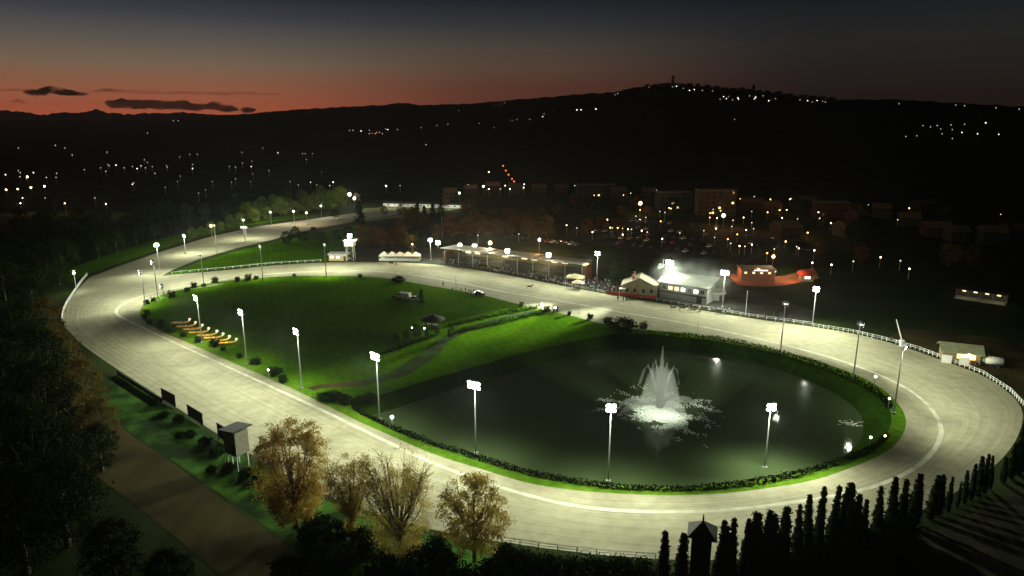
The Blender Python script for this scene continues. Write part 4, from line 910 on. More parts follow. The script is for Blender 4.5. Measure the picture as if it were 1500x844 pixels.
bl_ = ["farthest yellow boat of the row on the lawn beside the track", "second yellow boat from the far end of the row", "third yellow boat from the far end, just beyond the floodlight mast", "fourth yellow boat, its round prow beside the floodlight mast", "fifth yellow boat from the far end of the row on the lawn", "sixth yellow boat with the brightest glowing round prow", "seventh yellow boat, last but one in the row", "nearest yellow boat, long and low at the near end of the row"]
cb = [(264,475),(272,480),(282,484),(291,489),(303,493),(312,497),(321,501),(331,505)]
for i, (px, py) in enumerate(cb):
    b = at(px, py); t = thing("pleasure_boat", bl_[i], "boat", b, R(random.uniform(6, 14)), "yellow boats parked on the lawn"); link("hull", HULL, t); link("prow", PROW, t); link("seat", SEAT, t)
add_light(t, "boat_fill_light", (-14, 12, 2.6), 420, (1, .7, .2), point=True, radius=0); add_light(t, "boat_fill_light", (-7, 5, 2.6), 420, (1, .7, .2), point=True, radius=0); add_light(t, "boat_fill_light", (0, 1, 2.6), 420, (1, .8, .35), point=True, radius=0)  # point lights without fixtures, added over the boats to yellow the lawn
# thatched gazebo with lit lamps
b = at(634, 480); t = thing("gazebo", "round thatched gazebo with dark posts on the infield lawn", "gazebo", b)
mb = MB(); mb.tube([(0, 0, 2.5), (0, 0, 2.6), (0, 0, 3.4), (0, 0, 4.1)], [3.6, 3.7, 2.2, .1], 16); mb.build("roof", M['thatch'], t)
for k in range(8): a = k * math.pi / 4; mb = MB(); mb.tube([(3.0 * math.cos(a), 3.0 * math.sin(a), 0), (3.0 * math.cos(a), 3.0 * math.sin(a), 2.55)], .1, 6); mb.build("post", M['darkwood'], t)
mb = MB(); mb.box((0, 0, .5), (2.4, 1.2, 1.0)); mb.build("bar_counter", M['wood'], t)
def globe_lamp(px, py, ty, label, group="white globe lamps", m='lens_small', r=.22, z=0, base=None, lit=0, col=(1, .97, .85)):
    b = at(px, py) if base is None else base; h = height_at(b, px, ty) - b.z
    t = thing("globe_lamp", label, "lamp", b, 0, group); mb = MB(); mb.tube([(0, 0, 0), (0, 0, h)], [.09, .06], 6); mb.build("mast", M['pole'], t); mb = MB(); mb.ball((0, 0, h + r * .8), r, 10, 8); mb.build("globe", M[m], t)
    if lit: add_light(t, "lamp_light", (0, 0, h + r * 3), lit, col, point=True, radius=r)
    return t
globe_lamp(394, 553, 543, "small white globe lamp on the verge left of the gravel path")
globe_lamp(626, 474, 467, "white globe lamp under the left eave of the gazebo", r=.45); globe_lamp(604, 487, 481, "white globe lamp in the garden left of the gazebo"); globe_lamp(622, 488, 482, "white globe lamp in the garden in front of the gazebo")
globe_lamp(794, 454, 447, "white globe lamp where the path meets the track", r=.4); globe_lamp(813, 459, 452, "white globe lamp just right of the path's end", r=.35)
globe_lamp(1280, 572, 553, "white globe lamp on the far bank between the two bend floodlights", r=.26); globe_lamp(1301, 598, 585, "pale globe lamp on the inner bank at the right tip of the pond"); globe_lamp(1274, 652, 642, "small globe lamp by the water at the near right of the pond"); 
t = globe_lamp(1296, 645, 640, "tiny amber lamp in the hedge at the right of the pond", m='globe_amber', r=.22)
t = globe_lamp(575, 629, 613, "white globe lamp on a splayed stand at the pond's near left rim", r=.34)
for s in (-1, 1): mb = MB(); mb.tube([(s * .8, 0, 0), (s * .1, 0, 1.9)], .07, 6); mb.build("strut", M['pole'], t)
# vehicles: car builder used on the lawn, verge and car park
def car_meshes(body, long=4.3, wid=1.75, hgt=1.45):
    b = MB(); prof = [(-long / 2, .35), (-long / 2, .8), (-long * .46, .9), (-long * .24, .95), (long * .22, .93), (long * .46, .8), (long / 2, .62), (long / 2, .35)]
    n = len(prof); vs = [(x, s * wid / 2, z) for s in (-1, 1) for x, z in prof]; b.add(vs, [tuple(range(n)), tuple(range(2 * n - 1, n - 1, -1))] + [(i, n + i, n + (i + 1) % n, (i + 1) % n) for i in range(n)])
    g = MB(); c = [(-long * .40, .93), (-long * .27, hgt - .05), (long * .04, hgt - .05), (long * .22, .93)]
    vs = [(x, s * (wid / 2 - (.06 if z < 1 else .18)), z) for s in (-1, 1) for x, z in c]; g.add(vs, [(0, 1, 2, 3), (7, 6, 5, 4)] + [(i, 4 + i, 4 + (i + 1) % 4, (i + 1) % 4) for i in range(4)])
    r = MB(); r.box((-long * .115, 0, hgt - .02), (long * .30, wid - .38, .06))
    ws = []
    for x in (-long * .31, long * .31):
        for s in (-1, 1): ws.append(("wheel", MB().tube([(x, s * (wid / 2 - .2), .32), (x, s * (wid / 2 + .01), .32)], .32, 12).mesh("wheel", M['rubber'])))
    return ws + [("body", b.mesh("body", body)), ("windows", g.mesh("windows", M['glass'])), ("roof", r.mesh("roof", body))]
def paint(n, c): return mat(n, c, tuple(min(1, x * 1.1) for x in c), 1, .35, spec=.5)
CARS = [car_meshes(paint('white_car_paint', (.7, .7, .68))), car_meshes(paint('black_car_paint', (.03, .03, .032))), car_meshes(paint('silver_car_paint', (.4, .4, .4))), car_meshes(paint('red_car_paint', (.35, .05, .04))), car_meshes(paint('blue_car_paint', (.06, .09, .2)))]
CN = ["white", "black", "silver", "red", "blue"]
def car(i, p, rz, label, group=None, name="parked_car"):
    t = thing(name, label, "car", p, rz, group)
    for n, me in CARS[i]: link(n, me, t)
    return t
def van_meshes(body):
    b = MB(); b.add([(x, s * .98, z) for s in (-1, 1) for x, z in [(-2.6, .4), (-2.6, 2.3), (1.3, 2.3), (2.0, 1.35), (2.6, 1.15), (2.6, .4)]], [tuple(range(6)), tuple(range(11, 5, -1))] + [(i, 6 + i, 6 + (i + 1) % 6, (i + 1) % 6) for i in range(6)])
    g = MB(); g.add([(1.37, -.85, 2.15), (1.37, .85, 2.15), (2.0, .85, 1.42), (2.0, -.85, 1.42)], [(3, 2, 1, 0)]); g.v = [(v[0] + .06, v[1], v[2] + .04) for v in g.v]
    for s in (-1, 1): g.box((.95, s * .99, 1.75), (.8, .03, .6))
    ws = []
    for x in (-1.6, 1.7):
        for s in (-1, 1): ws.append(("wheel", MB().tube([(x, s * .78, .38), (x, s * .99, .38)], .38, 12).mesh("wheel", M['rubber'])))
    return ws + [("body", b.mesh("body", body)), ("windows", g.mesh("windows", M['glass']))]
VAN = van_meshes(paint('white_van_paint', (.75, .75, .72)))
def van(p, rz, label, name="white_van", group=None):
    t = thing(name, label, "van", p, rz, group)
    for n, me in VAN: link(n, me, t)
    return t
van(at(591, 438), R(160), "white van at the left of the pair parked on the lawn by the dark tree"); car(0, at(605, 440), R(170), "white car parked on the lawn against the dark tree"); car(1, at(583, 437), R(150), "black car parked left of the white van on the lawn")
car(1, at(703, 432), R(-12), "dark car parked on the verge at the right of the waiting people"); car(1, at(582, 411), R(0), "dark car standing on the back straight verge beside a bush") if False else None
# ------------------------------------------------------------------ near-left boards and judges' hut
def board(px0, py0, px1, py1, ty0, label, h=None):
    a, b = at(px0, py0), at(px1, py1); c = (a + b) / 2; L3 = (b - a).length; h = h or height_at(a, px0, ty0)
    t = thing("notice_board", label, "board", c, facing(a, b), "dark boards along the near rail"); mb = MB(); mb.box((0, 0, h / 2 + .25), (L3, .12, h - .25)); mb.build("panel", M['board'], t)
    for s in (-1, 1): mb = MB(); mb.box((s * L3 * .42, -.16, h * .45), (.14, .14, h * .9)); mb.build("post", M['darkwood'], t)
board(238, 587, 258, 598, 569, "farthest dark board standing on the near rail, joined to the long low fence"); board(276, 611, 298, 625, 593, "middle dark board standing alone along the near rail"); board(320, 642, 341, 655, 620, "dark board partly behind the judges' hut")
a, b = at(172, 550), at(238, 592); c = (a + b) / 2; t = thing("low_fence", "long low dark board fence running to the farthest board", "fence", c, facing(a, b)); L3 = (b - a).length
mb = MB(); mb.box((0, 0, .65), (L3, .08, 1.1)); mb.build("panel", M['board'], t)
for i in range(9): mb = MB(); mb.box((-L3 / 2 + .3 + i * (L3 - .6) / 8, -.1, .6), (.1, .1, 1.2)); mb.build("post", M['darkwood'], t)
b = at(350, 684); zf = height_at(b, 350, 662); zt = height_at(b, 345, 628); t = thing("judges_hut", "small wooden judges' hut on white stilts with a sloping dark roof by the near rail", "hut", b, R(-32))
for i, (x, y) in enumerate([(-1.3, -1.1), (1.3, -1.1), (1.3, 1.1), (-1.3, 1.1), (0, -1.1)]): mb = MB(); mb.tube([(x, y, 0), (x, y, zf + .05)], .1, 8); mb.build("stilt", M['white'], t)
mb = MB(); mb.box((0, 0, (zf + zt) / 2), (3.2, 2.7, zt - zf)); mb.build("cabin", mat('grey_boards', (.17, .16, .12), (.24, .22, .17), 2, .9), t)
mb = MB(); mb.add([(-2.1, -2.0, zt - .1), (2.1, -2.0, zt + .4), (2.1, 2.0, zt + .4), (-2.1, 2.0, zt - .1), (-2.1, -2.0, zt + .08), (2.1, -2.0, zt + .58), (2.1, 2.0, zt + .58), (-2.1, 2.0, zt + .08)], [(3, 2, 1, 0), (4, 5, 6, 7), (0, 1, 5, 4), (1, 2, 6, 5), (2, 3, 7, 6), (3, 0, 4, 7)]); mb.build("roof", M['board'], t)
win(t, (0, 1.35, (zf + zt) / 2 + .3), 2.2, 1.0, M['glass'], 1); mb = MB(); mb.box((.9, -1.38, zf + 1.0), (.8, .06, 1.9)); mb.build("door", M['darkwood'], t)
mb = MB(); mb.tube([(-1.0, -1.5, zf), (-1.8, -3.4, 0)], .06, 5); mb.tube([(-.4, -1.5, zf), (-1.2, -3.4, 0)], .06, 5)
for i in range(5): f = (i + .5) / 5; mb.box((-.7 - .8 * f, -1.5 - 1.9 * f, zf * (1 - f)), (.6, .12, .04))
mb.build("ladder", M['wood'], t)
# pyramid-roofed tower among the cypresses
b = at(1021, 884); ze = height_at(b, 1021, 778); za = height_at(b, 1019, 757); s = 21 / 1000 * (b.y * CP + (CAM_H - ze) * SP)
t = thing("observation_tower", "dark square tower with a pyramid roof standing among the cypresses", "tower", b, -math.atan2(b.x, b.y)); mb = MB(); mb.box((0, 0, ze / 2), (s * 1.35, s * 1.35, ze)); mb.build("wall", M['darkwood'], t)
mb = MB(); mb.add([(-s, -s, ze - .15), (s, -s, ze - .15), (s, s, ze - .15), (-s, s, ze - .15), (0, 0, za - .5)], [(0, 1, 4), (1, 2, 4), (2, 3, 4), (3, 0, 4), (3, 2, 1, 0)]); o = mb.build("roof", M['darkwood'], t); mb = MB(); mb.tube([(0, 0, za - .7), (0, 0, za + .4)], [.16, .04], 6); mb.build("finial", M['darkmetal'], o)
win(t, (0, s * .675, ze - 1.6), 1.4, 1.0, M['glass'], 1)
# ------------------------------------------------------------------ right bend kiosk, tanker, tractor
b = at(1404, 528); t = thing("refreshment_kiosk", "wooden kiosk with a grey-green pitched roof and yellow lit counter at the right bend", "kiosk", b, R(-24))
S_ = .155; wl, rf = gable_block(8.2, 5.4, 3.1, 1.3, .7); wl.build("wall", M['wood'], t); rf.build("roof", mat('mossy_roof_sheet', (.2, .21, .12), (.28, .29, .17), .8, .8), t)
mb = MB(); mb.box((1.0, -2.74, 2.0), (4.0, .06, 1.3)); mb.build("lit_counter", M['winyellow'], t); mb = MB(); mb.box((1.0, -2.95, 1.28), (4.2, .5, .08)); mb.build("counter_shelf", M['wood'], t)
for x in (-3.2, .6): mb = MB(); mb.box((x, -3.6, 1.05), (2.2, .12, 2.1)); mb.build("front_panel", M['white'], t)
mb = MB(); mb.box((4.13, 0, 1.9), (.06, 2.4, 1.2)); mb.build("lit_side_window", M['winyellow'], t)
mb = MB(); mb.box((5.3, -.6, 2.5), (1.9, 2.6, .1)); mb.build("awning", M['canvas'], t)
add_light(t, "counter_lamp", (1.5, -3.6, 2.7), 420, (1, .8, .25), point=True, radius=0)
b = at(1455, 537); t = thing("water_tanker", "white water tanker trailer with a rounded tank parked beside the kiosk", "tanker", b, R(-20))
mb = MB(); mb.tube([(-1.9, 0, 1.6), (-1.75, 0, 1.6), (1.75, 0, 1.6), (1.9, 0, 1.6)], [.7, 1.0, 1.0, .7], 18); mb.build("tank", M['white'], t, True); mb = MB(); mb.box((0, 0, .62), (4.2, 1.2, .16)); mb.tube([(-2.0, .4, .62), (-3.6, 0, .55)], .07, 6); mb.tube([(-2.0, -.4, .62), (-3.6, 0, .55)], .07, 6); mb.build("chassis", M['darkmetal'], t)
for s in (-1, 1):
    for x in (-.5, .6): mb = MB(); mb.tube([(x, s * .72, .48), (x, s * 1.0, .48)], .48, 14); mb.build("wheel", M['rubber'], t)
mb = MB(); mb.tube([(0, 0, 2.58), (0, 0, 2.8)], .28, 10); mb.build("hatch", M['darkmetal'], t); mb = MB(); mb.box((-2.25, .2, 1.5), (.5, .5, .9)); mb.build("pump", M['white'], t)
b = at(1431, 533); t = thing("farm_tractor", "rusty red tractor with a rake beside the kiosk", "tractor", b, R(205)); mb = MB(); mb.box((.7, 0, 1.05), (1.9, .7, .7)); mb.box((-.4, 0, .95), (1.0, 1.0, .5)); mb.build("bonnet", mat('rusty_red', (.3, .09, .05), (.36, .13, .07), 2, .7), t)
mb = MB(); mb.box((-.5, 0, 2.4), (1.3, 1.2, .08)); mb.build("roof", M['darkmetal'], t)
for x, y in ((-1.05, -.5), (-1.05, .5), (.05, -.5), (.05, .5)): mb = MB(); mb.tube([(x, y, 1.2), (x, y, 2.4)], .04, 6); mb.build("post", M['darkmetal'], t)
for x, r in ((-.7, .75), (1.3, .42)):
    for s in (-1, 1): mb = MB(); mb.tube([(x, s * .62, r), (x, s * .98, r)], r, 16); mb.build("wheel", M['rubber'], t)
mb = MB(); mb.box((-2.3, 0, .5), (.12, 2.6, .12)); [mb.tube([(-2.3, -1.2 + i * .3, .5), (-2.55, -1.2 + i * .3, .05)], .025, 4) for i in range(9)]; mb.box((-1.7, 0, .6), (1.2, .1, .1)); mb.build("rake", M['wood'], t)
# ------------------------------------------------------------------ rails
POSTM = (lambda mb: mb.mesh("post", M['white']))(MB().box((0, 0, .55), (.12, .12, 1.1)))
def rail_fence(pix, label, spacing, hgt=1.1, name="rail_fence", m='white', rails=(1.0, .55), pts=None):
    pts = pts or open_curve(pix, 60); c = centroid(pts); t = thing(name, label, "fence", (c.x, c.y, 0)); mb = MB()
    for z in rails: mb.tube([Vector((p.x - c.x, p.y - c.y, z * hgt / 1.1)) for p in pts], .055, 6)
    mb.build("rail", M[m], t); d = sum((b - a).length for a, b in zip(pts, pts[1:])); n = min(98, max(3, int(d / spacing)))
    for p in resample(pts, n): o = link("post", POSTM, t); o.location = (p.x - c.x, p.y - c.y, 0); o.scale = (1, 1, hgt / 1.1)
    return t
rail_fence([(1192,479),(1250,488),(1300,500),(1345,513),(1380,526),(1440,549),(1480,575),(1502,598)], "white post and rail fence around the right bend before the kiosk", 1.3)
rail_fence([(252,401),(330,394),(400,387),(470,383)], "row of short white posts along the back straight grass", 3.0, .9, rails=(.9,))
rail_fence([(128,404),(118,416),(108,431),(98,446),(92,460),(91,470)], "curved solid white rail outside the left bend", 2.0, 1.2, rails=(1.1, .8, .5))
rail_fence([(700,394),(760,404),(830,419),(885,430)], "white crowd rail in front of the grandstand apron", 2.4)
rail_fence([(962,440.5),(1000,447),(1090,463),(1190,477)], "white rail behind the harness horses on the home straight", 2.4)
rail_fence([(735,798),(800,808),(870,816),(960,823)], "low mesh rail fence along the near edge of the track", 2.2, 1.3, m='pole', rails=(1.1, .75, .4))
# ------------------------------------------------------------------ fountain
fc = at(966, 597, WATER_Z); H = height_at(fc, 967, 507) - WATER_Z
ft = thing("fountain", "tall white pond fountain with fanned jets and spreading spray", "fountain", fc)
def jet(path, r0, r1, dens, name="jet", n=12, lump=.12):
    mb = MB(); k = len(path); mb.tube(path, [r0 + (r1 - r0) * (i / (k - 1)) for i in range(k)], n); o = mb.build(name, SPR[dens], ft)
    for v in o.data.vertices: v.co += Vector((noise.noise(v.co * 1.3), noise.noise(v.co * 1.3 + Vector((9, 0, 0))), 0)) * lump
    return o
SPR = {'curl': volmat('falling_spray', (.97, 1, .97), .3, .2), 'lobe': volmat('spray_arc', (.97, 1, .97), .35, .2), 'thick': volmat('dense_spray', (.97, 1, .97), .9, .2), 'mid': volmat('jet_spray', (.97, 1, .97), 2.4, .2), 'thin': volmat('fine_mist', (.97, 1, .97), .10, .2)}
jet([(0, 0, .1), (0, 0, H * .5), (.05, 0, H * .8), (.05, 0, H)], .95, .1, 'mid')
for (x, h, y) in [(-3.1, .68, .4), (-1.6, .78, -.3), (2.9, .66, .3), (1.3, .70, .8)]:
    jet([(0, 0, .1), (x * .3, y * .4, H * h * .45), (x * .68, y * .8, H * h * .84), (x * .98, y * 1.1, H * h), (x * 1.22, y * 1.3, H * h * .9), (x * 1.45, y * 1.5, H * h * .55)], .5, .3, 'curl', lump=.3)
    jet([(0, 0, .1), (x * .3, y * .4, H * h * .45), (x * .68, y * .8, H * h * .84), (x * .98, y * 1.1, H * h * 1.02)], .5, .1, 'mid')
jet([(0, 0, 0), (0, 0, H * .25), (0, 0, H * .48), (0, 0, H * .62)], 5.0, 2.4, 'thin', "mist_veil", 18, .5)
for (a, ln, w_) in [(176, 9.0, .75), (203, 10.5, .9), (8, 8.5, .75), (-52, 7.5, 1.1), (118, 6, .6), (55, 6, .6)]:
    a = R(a); pts = [(0, 0, .3)] + [(math.cos(a) * ln * f, math.sin(a) * ln * f, .3 + 8.5 * f * (1 - f) * .75) for f in (.2, .4, .6, .8, 1.0)]
    mb = MB(); mb.tube(pts, [.2 * w_, .5 * w_, .8 * w_, w_, .9 * w_, .3], 12); o = mb.build("spray_lobe", SPR['lobe'], ft)
    for v in o.data.vertices: v.co += Vector((noise.noise(v.co * .9), noise.noise(v.co * .9 + Vector((9, 0, 0))), noise.noise(v.co * .9 + Vector((0, 9, 0))) * .6)) * .35
mb = MB(); cnt = 0
FOAM = mat('white_foam', (.7, .75, .7), (.85, .88, .84), 3, .8)
while cnt < 7000:
    a = RNG.uniform(0, 6.283); r = abs(RNG.normal()) * 5.0; x, y = r * math.cos(a) * 1.0, r * math.sin(a) * 1.35 - 3.4
    dn = noise.noise((x * .28, y * .28, 2)); 
    if r > 3.5 and dn < (-.15 if r < 6.5 else .1): continue
    if r > 13: continue
    cnt += 1; s = RNG.uniform(.03, .15); mb.ball((x, y, .02), (s * 1.5, s * 1.2, .04 + s * .3), 6, 4)
for (x0, y0, x1, y1, n) in [(8, 1.5, 13, -2.5, 70), (9, 4, 12.5, 3.5, 25), (-9, 0, -15, -1.5, 80), (-8, 3, -13, 4.5, 50)]:
    for _ in range(n * 2): f = RNG.uniform(); s = RNG.uniform(.04, .13); mb.ball((x0 + (x1 - x0) * f + RNG.normal() * .5, y0 + (y1 - y0) * f + RNG.normal() * .5, .02), (s * 1.4, s, .06), 6, 4)
mb.build("foam", FOAM, ft, True); mb = MB(); mb.tube([(0, 0, -.3), (0, 0, .3)], [.5, .25], 10); mb.build("nozzle", M['darkmetal'], ft)
for (bx, by, tx, ty, bz, pw) in [(891, 706, 893, 596, -1.6, 95e3), (1120, 686, 1120, 595, WATER_Z, 65e3)]:  # spots added on two near poles to brighten the fountain
    b = at(bx, by, bz); b.z = height_at(b, tx, ty); a = fc + Vector((0, -2, 4)); b += (a - b).normalized() * 1.2; add_throw(b, a, pw, 30)
# pale flecks on the pond: a painted lamp reflection, and a foam ring
for (px, py, w_, lab) in [(885,503,3.6,"white flecks painting a lamp reflection near the far left corner of the pond"),(1245,620,2.2,"small ring of pale floating foam at the right of the pond")]:
    mb = MB(); b = at(px, py, WATER_Z)
    for _ in range(60): x = RNG.normal() * w_ * .5; y = RNG.normal() * w_ * .3; s = RNG.uniform(.06, .2); mb.ball((x, y, .02), (s * 1.8, s, .04), 6, 4)
    o = mb.build("floating_flecks", FOAM, None, True); o.location = b; tag(o, lab, "foam")
# ------------------------------------------------------------------ smoke
def smoke_material(dens):
    m, nt, b = newmat("drifting_smoke"); N = nt.nodes; L = nt.links; N.remove(b); v = N.new('ShaderNodeVolumePrincipled'); v.inputs['Color'].default_value = (.9, .97, .94, 1); v.inputs['Anisotropy'].default_value = .3; L.new(v.outputs[0], N["Material Output"].inputs['Volume'])
    tc = N.new('ShaderNodeTexCoord'); mp = N.new('ShaderNodeMapping'); mp.inputs['Location'].default_value = (-1, -1, -1); mp.inputs['Scale'].default_value = (2, 2, 2); L.new(tc.outputs['Generated'], mp.inputs[0])
    ln = N.new('ShaderNodeVectorMath'); ln.operation = 'LENGTH'; L.new(mp.outputs[0], ln.inputs[0]); f = N.new('ShaderNodeMapRange'); f.inputs['From Min'].default_value = 1.0; f.inputs['From Max'].default_value = .1; L.new(ln.outputs['Value'], f.inputs['Value'])
    nz = N.new('ShaderNodeTexNoise'); nz.inputs['Scale'].default_value = .16; nz.inputs['Detail'].default_value = 4; L.new(tc.outputs['Object'], nz.inputs['Vector']); g = N.new('ShaderNodeMapRange'); g.inputs['From Min'].default_value = .36; g.inputs['From Max'].default_value = .66; g.inputs['To Max'].default_value = dens; L.new(nz.outputs['Fac'], g.inputs['Value'])
    mu = N.new('ShaderNodeMath'); mu.operation = 'MULTIPLY'; L.new(f.outputs[0], mu.inputs[0]); L.new(g.outputs[0], mu.inputs[1]); L.new(mu.outputs[0], v.inputs['Density']); return m
for (px, py, z, rx, ry, rz_, dens, lab) in [(984,432,8,8,7,7.5,.05,"bright smoke billowing under the brightest floodlight"),(1022,447,8,17,9,8,.05,"thin pale smoke drifting right over the covered stand towards the next floodlight")]:
    mb = MB(); mb.ball((0, 0, 0), (rx, ry, rz_), 24, 14); o = mb.build("smoke", smoke_material(dens)); p = at(px, py); o.location = (p.x, p.y + 3, z); tag(o, lab, kind="stuff")

# ------------------------------------------------------------------ people
def person_body(name, coat, legs, pose):
    mb = MB(); sw = {'stand': (0, 0), 'walk': (.22, -.22), 'wide': (.03, -.03)}[pose]
    for s, k in ((-1, sw[0]), (1, sw[1])):
        mb.tube([(s * .1, 0, .92), (s * .11, k * .45 + .03, .5), (s * .12, k, .06)], [.1, .075, .055], 8); mb.box((s * .12, k + .05, .045), (.1, .26, .09))
        arm = {'stand': [(s * .21, 0, 1.4), (s * .27, .0, 1.12), (s * .25, .08, .84)], 'walk': [(s * .21, 0, 1.4), (s * .27, -k * .4, 1.13), (s * .26, -k * .9 + .1, .88)], 'wide': [(s * .21, 0, 1.4), (s * .29, .05, 1.14), (s * .12, .27, 1.12)]}[pose]
        mb.tube(arm, [.065, .055, .04], 7); mb.ball(arm[-1], .05, 6, 5)
    mb.tube([(0, 0, .84), (0, 0, 1.0), (0, 0, 1.22), (0, 0, 1.4), (0, 0, 1.48)], [.15, .16, .19, .2, .09], 10); mb.tube([(0, 0, 1.42), (0, .01, 1.56)], .06, 8); mb.ball((0, .02, 1.64), (.085, .1, .125), 10, 8); mb.ball((0, .115, 1.63), .02, 5, 4)
    return remeshed(mb, name, [coat, legs, M['skin'], M['hair']], .035, lambda c: 1 if c.z < .86 and abs(c.x) < .2 else (3 if c.z > 1.68 or (c.z > 1.56 and c.y < -.03) else (2 if c.z > 1.5 or (c.z < .92 and abs(c.x) > .2) else 0)))
M['skin'] = mat('skin', (.45, .3, .22), None); M['hair'] = mat('dark_hair', (.03, .02, .015), None)
cloth = lambda n, c: mat(n, c, tuple(x * 1.25 for x in c), 8, .9)
DARKJ, BLUEJ, WHITEJ, REDJ, JEAN, GREYT = cloth('dark_coat', (.03, .03, .035)), cloth('blue_jacket', (.05, .09, .2)), cloth('white_jacket', (.55, .55, .52)), cloth('red_jacket', (.3, .05, .04)), cloth('jeans', (.05, .065, .11)), cloth('grey_trousers', (.06, .06, .06))
PEOPLE = [("dark coat", person_body("person", DARKJ, GREYT, 'stand')), ("blue jacket", person_body("person", BLUEJ, GREYT, 'wide')), ("white jacket", person_body("person", WHITEJ, JEAN, 'stand')), ("red jacket", person_body("person", REDJ, JEAN, 'walk')), ("dark coat", person_body("person", DARKJ, JEAN, 'walk'))]
def person(i, p, rz, label, group): o = link("person", PEOPLE[i][1]); o.location = p; o.rotation_euler = (0, 0, rz); s = random.uniform(.94, 1.06); o.scale = (s, s, s); return tag(o, label, "person", group)
n_ = 0; rail_pts = open_curve([(640,388.5),(700,396.5),(800,414.5),(900,431)], 200)
while n_ < 285:
    f = random.random() ** .85; q = rail_pts[int(f * 199)]; d = -1.0 - random.random() ** 1.6 * (5 if f < .75 else 15); p = q + Vector((-math.sin(rz), math.cos(rz), 0)) * -d
    loc_ = (p - (A + B) / 2); lx = loc_.x * math.cos(rz) + loc_.y * math.sin(rz); ly = -loc_.x * math.sin(rz) + loc_.y * math.cos(rz)
    if abs(lx) < L_ / 2 + 1 and ly > -.2:
        st = int((ly - .35) / 1.3)
        if 0 <= st < 6 and abs(lx) < L_ / 2 - 1: p.z = .6 * (st + 1)
        else: continue
    i = random.choice((0, 0, 0, 1, 2, 2, 3, 4)); n_ += 1; up = p.z > .1
    person(i, p, rz + R(180) + random.uniform(-.9, .9), f"spectator in a {PEOPLE[i][0]} " + ("standing on the grandstand steps" if up else "standing in the crowd on the apron by the rail"), f"spectators in {PEOPLE[i][0]}s " + ("on the grandstand steps" if up else "on the apron"))
RP = [(1098,463,0,"person in dark coat by the white mast"),(1106,464,0,"person in dark coat standing apart, second along the right rail"),(1119,466,4,"person in dark coat mid-step near the left of the right rail group"),(1121,469,0,"person in dark coat in front of the walking one at the right rail"),(1133,465,0,"person in dark coat alone in the middle of the right rail group"),(1146,469,4,"dark figure right under the left far-bank floodlight"),(1144,465,0,"dark figure behind the one under the floodlight"),(1157,469,0,"dark figure standing rightmost along the rail"),(1158,474,0,"dark figure bending at the track edge, rightmost"),(1140,471,1,"person in blue jacket standing at the track edge")]
for (px, py, i, lab) in RP: person(i, at(px, py), random.uniform(0, 6), lab, "people along the right rail")
IP = [(649,419,0,"dark figure standing alone on the sandy verge"),(663,427,0,"dark figure by the thin winning post"),(676,429,4,"dark figure walking right of the winning post"),(682,428,1,"person in blue jacket between the walking figure and the pair"),(690,431,0,"dark figure beside the taller one at the end of the path"),(694,430,0,"tallest dark figure at the verge"),(698,431,2,"person in white jacket between the dark pair and the car"),(675,449,0,"lone dark figure standing out on the bright lawn"),(687,430,3,"person in red jacket left of the pair on the verge")]
for (px, py, i, lab) in IP: person(i, at(px, py), random.uniform(0, 6), lab, "people at the infield verge")
FP = [(905,441,0,"dark figure on the sand in front of the red banner, leftmost"),(913,442,4,"walking pair member nearest the infield before the banner"),(917,441,0,"second of the walking pair before the banner"),(927,440,0,"lone dark figure before the middle of the banner"),(939,441,1,"person in blue jacket before the right half of the banner"),(950,441,0,"dark figure before the right end of the banner"),(1050,455,0,"dark figure standing behind the last horse"),(1068,458,2,"person in white jacket by the rail behind the horses"),(1076,459,0,"dark figure by the rail beside the white-jacketed person"),(1083,459,4,"dark figure walking toward the mast")]
for (px, py, i, lab) in FP: person(i, at(px, py), random.uniform(0, 6), lab, "people on the home straight")
for (px, py, i, lab) in [(1283,498,0,"dark figure at the bend rail, leftmost"),(1305,503,4,"dark figure leaning near the leaning boom"),(1421,537,3,"person in red jacket beside the kiosk corner"),(1395,531,0,"person in dark coat at the kiosk front between its panels")]: person(i, at(px, py), random.uniform(0, 6), lab, "people at the right bend")
# ------------------------------------------------------------------ harness horses
def horse_mesh(coat, ph):
    mb = MB(); mb.tube([(-.85, 0, 1.22), (-.6, 0, 1.2), (0, 0, 1.16), (.45, 0, 1.18), (.75, 0, 1.3)], [.18, .3, .31, .31, .2], 12); mb.tube([(.6, 0, 1.35), (.95, 0, 1.7), (1.12, 0, 1.98)], [.22, .16, .11], 10); mb.tube([(1.08, 0, 2.0), (1.3, 0, 1.86), (1.52, 0, 1.68)], [.12, .1, .06], 8)
    for s in (-1, 1): mb.tube([(1.08, s * .06, 2.05), (1.06, s * .08, 2.2)], [.04, .015], 5)
    for s, x, k in ((-1, .5, .45), (1, .5, -.35)): mb.tube([(x, s * .16, 1.1), (x + k * .6, s * .15, .66), (x + k * .75 - .08, s * .14, .36), (x + k * .9 - (.2 if k > 0 else 0), s * .14, .06)], [.12, .07, .05, .055], 7)
    for s, x, k in ((-1, -.65, -.4), (1, -.65, .4)): mb.tube([(x, s * .17, 1.15), (x + .12 + k * .3, s * .16, .78), (x - .12 + k * .8, s * .15, .5), (x - .05 + k, s * .15, .06)], [.17, .09, .055, .055], 7)
    mb.tube([(-.95, 0, 1.3), (-1.2, 0, 1.15), (-1.25, 0, .75)], [.06, .08, .03], 6)
    return remeshed(mb, "horse", [coat, M['hair']], .045, lambda c: 1 if c.x < -1.05 or (c.z > 1.55 and c.y == 0) else 0)
HB = [horse_mesh(mat('bay_coat', (.06, .03, .015), (.09, .045, .02), 2), 0), horse_mesh(mat('black_coat', (.02, .018, .016), None), 1)]
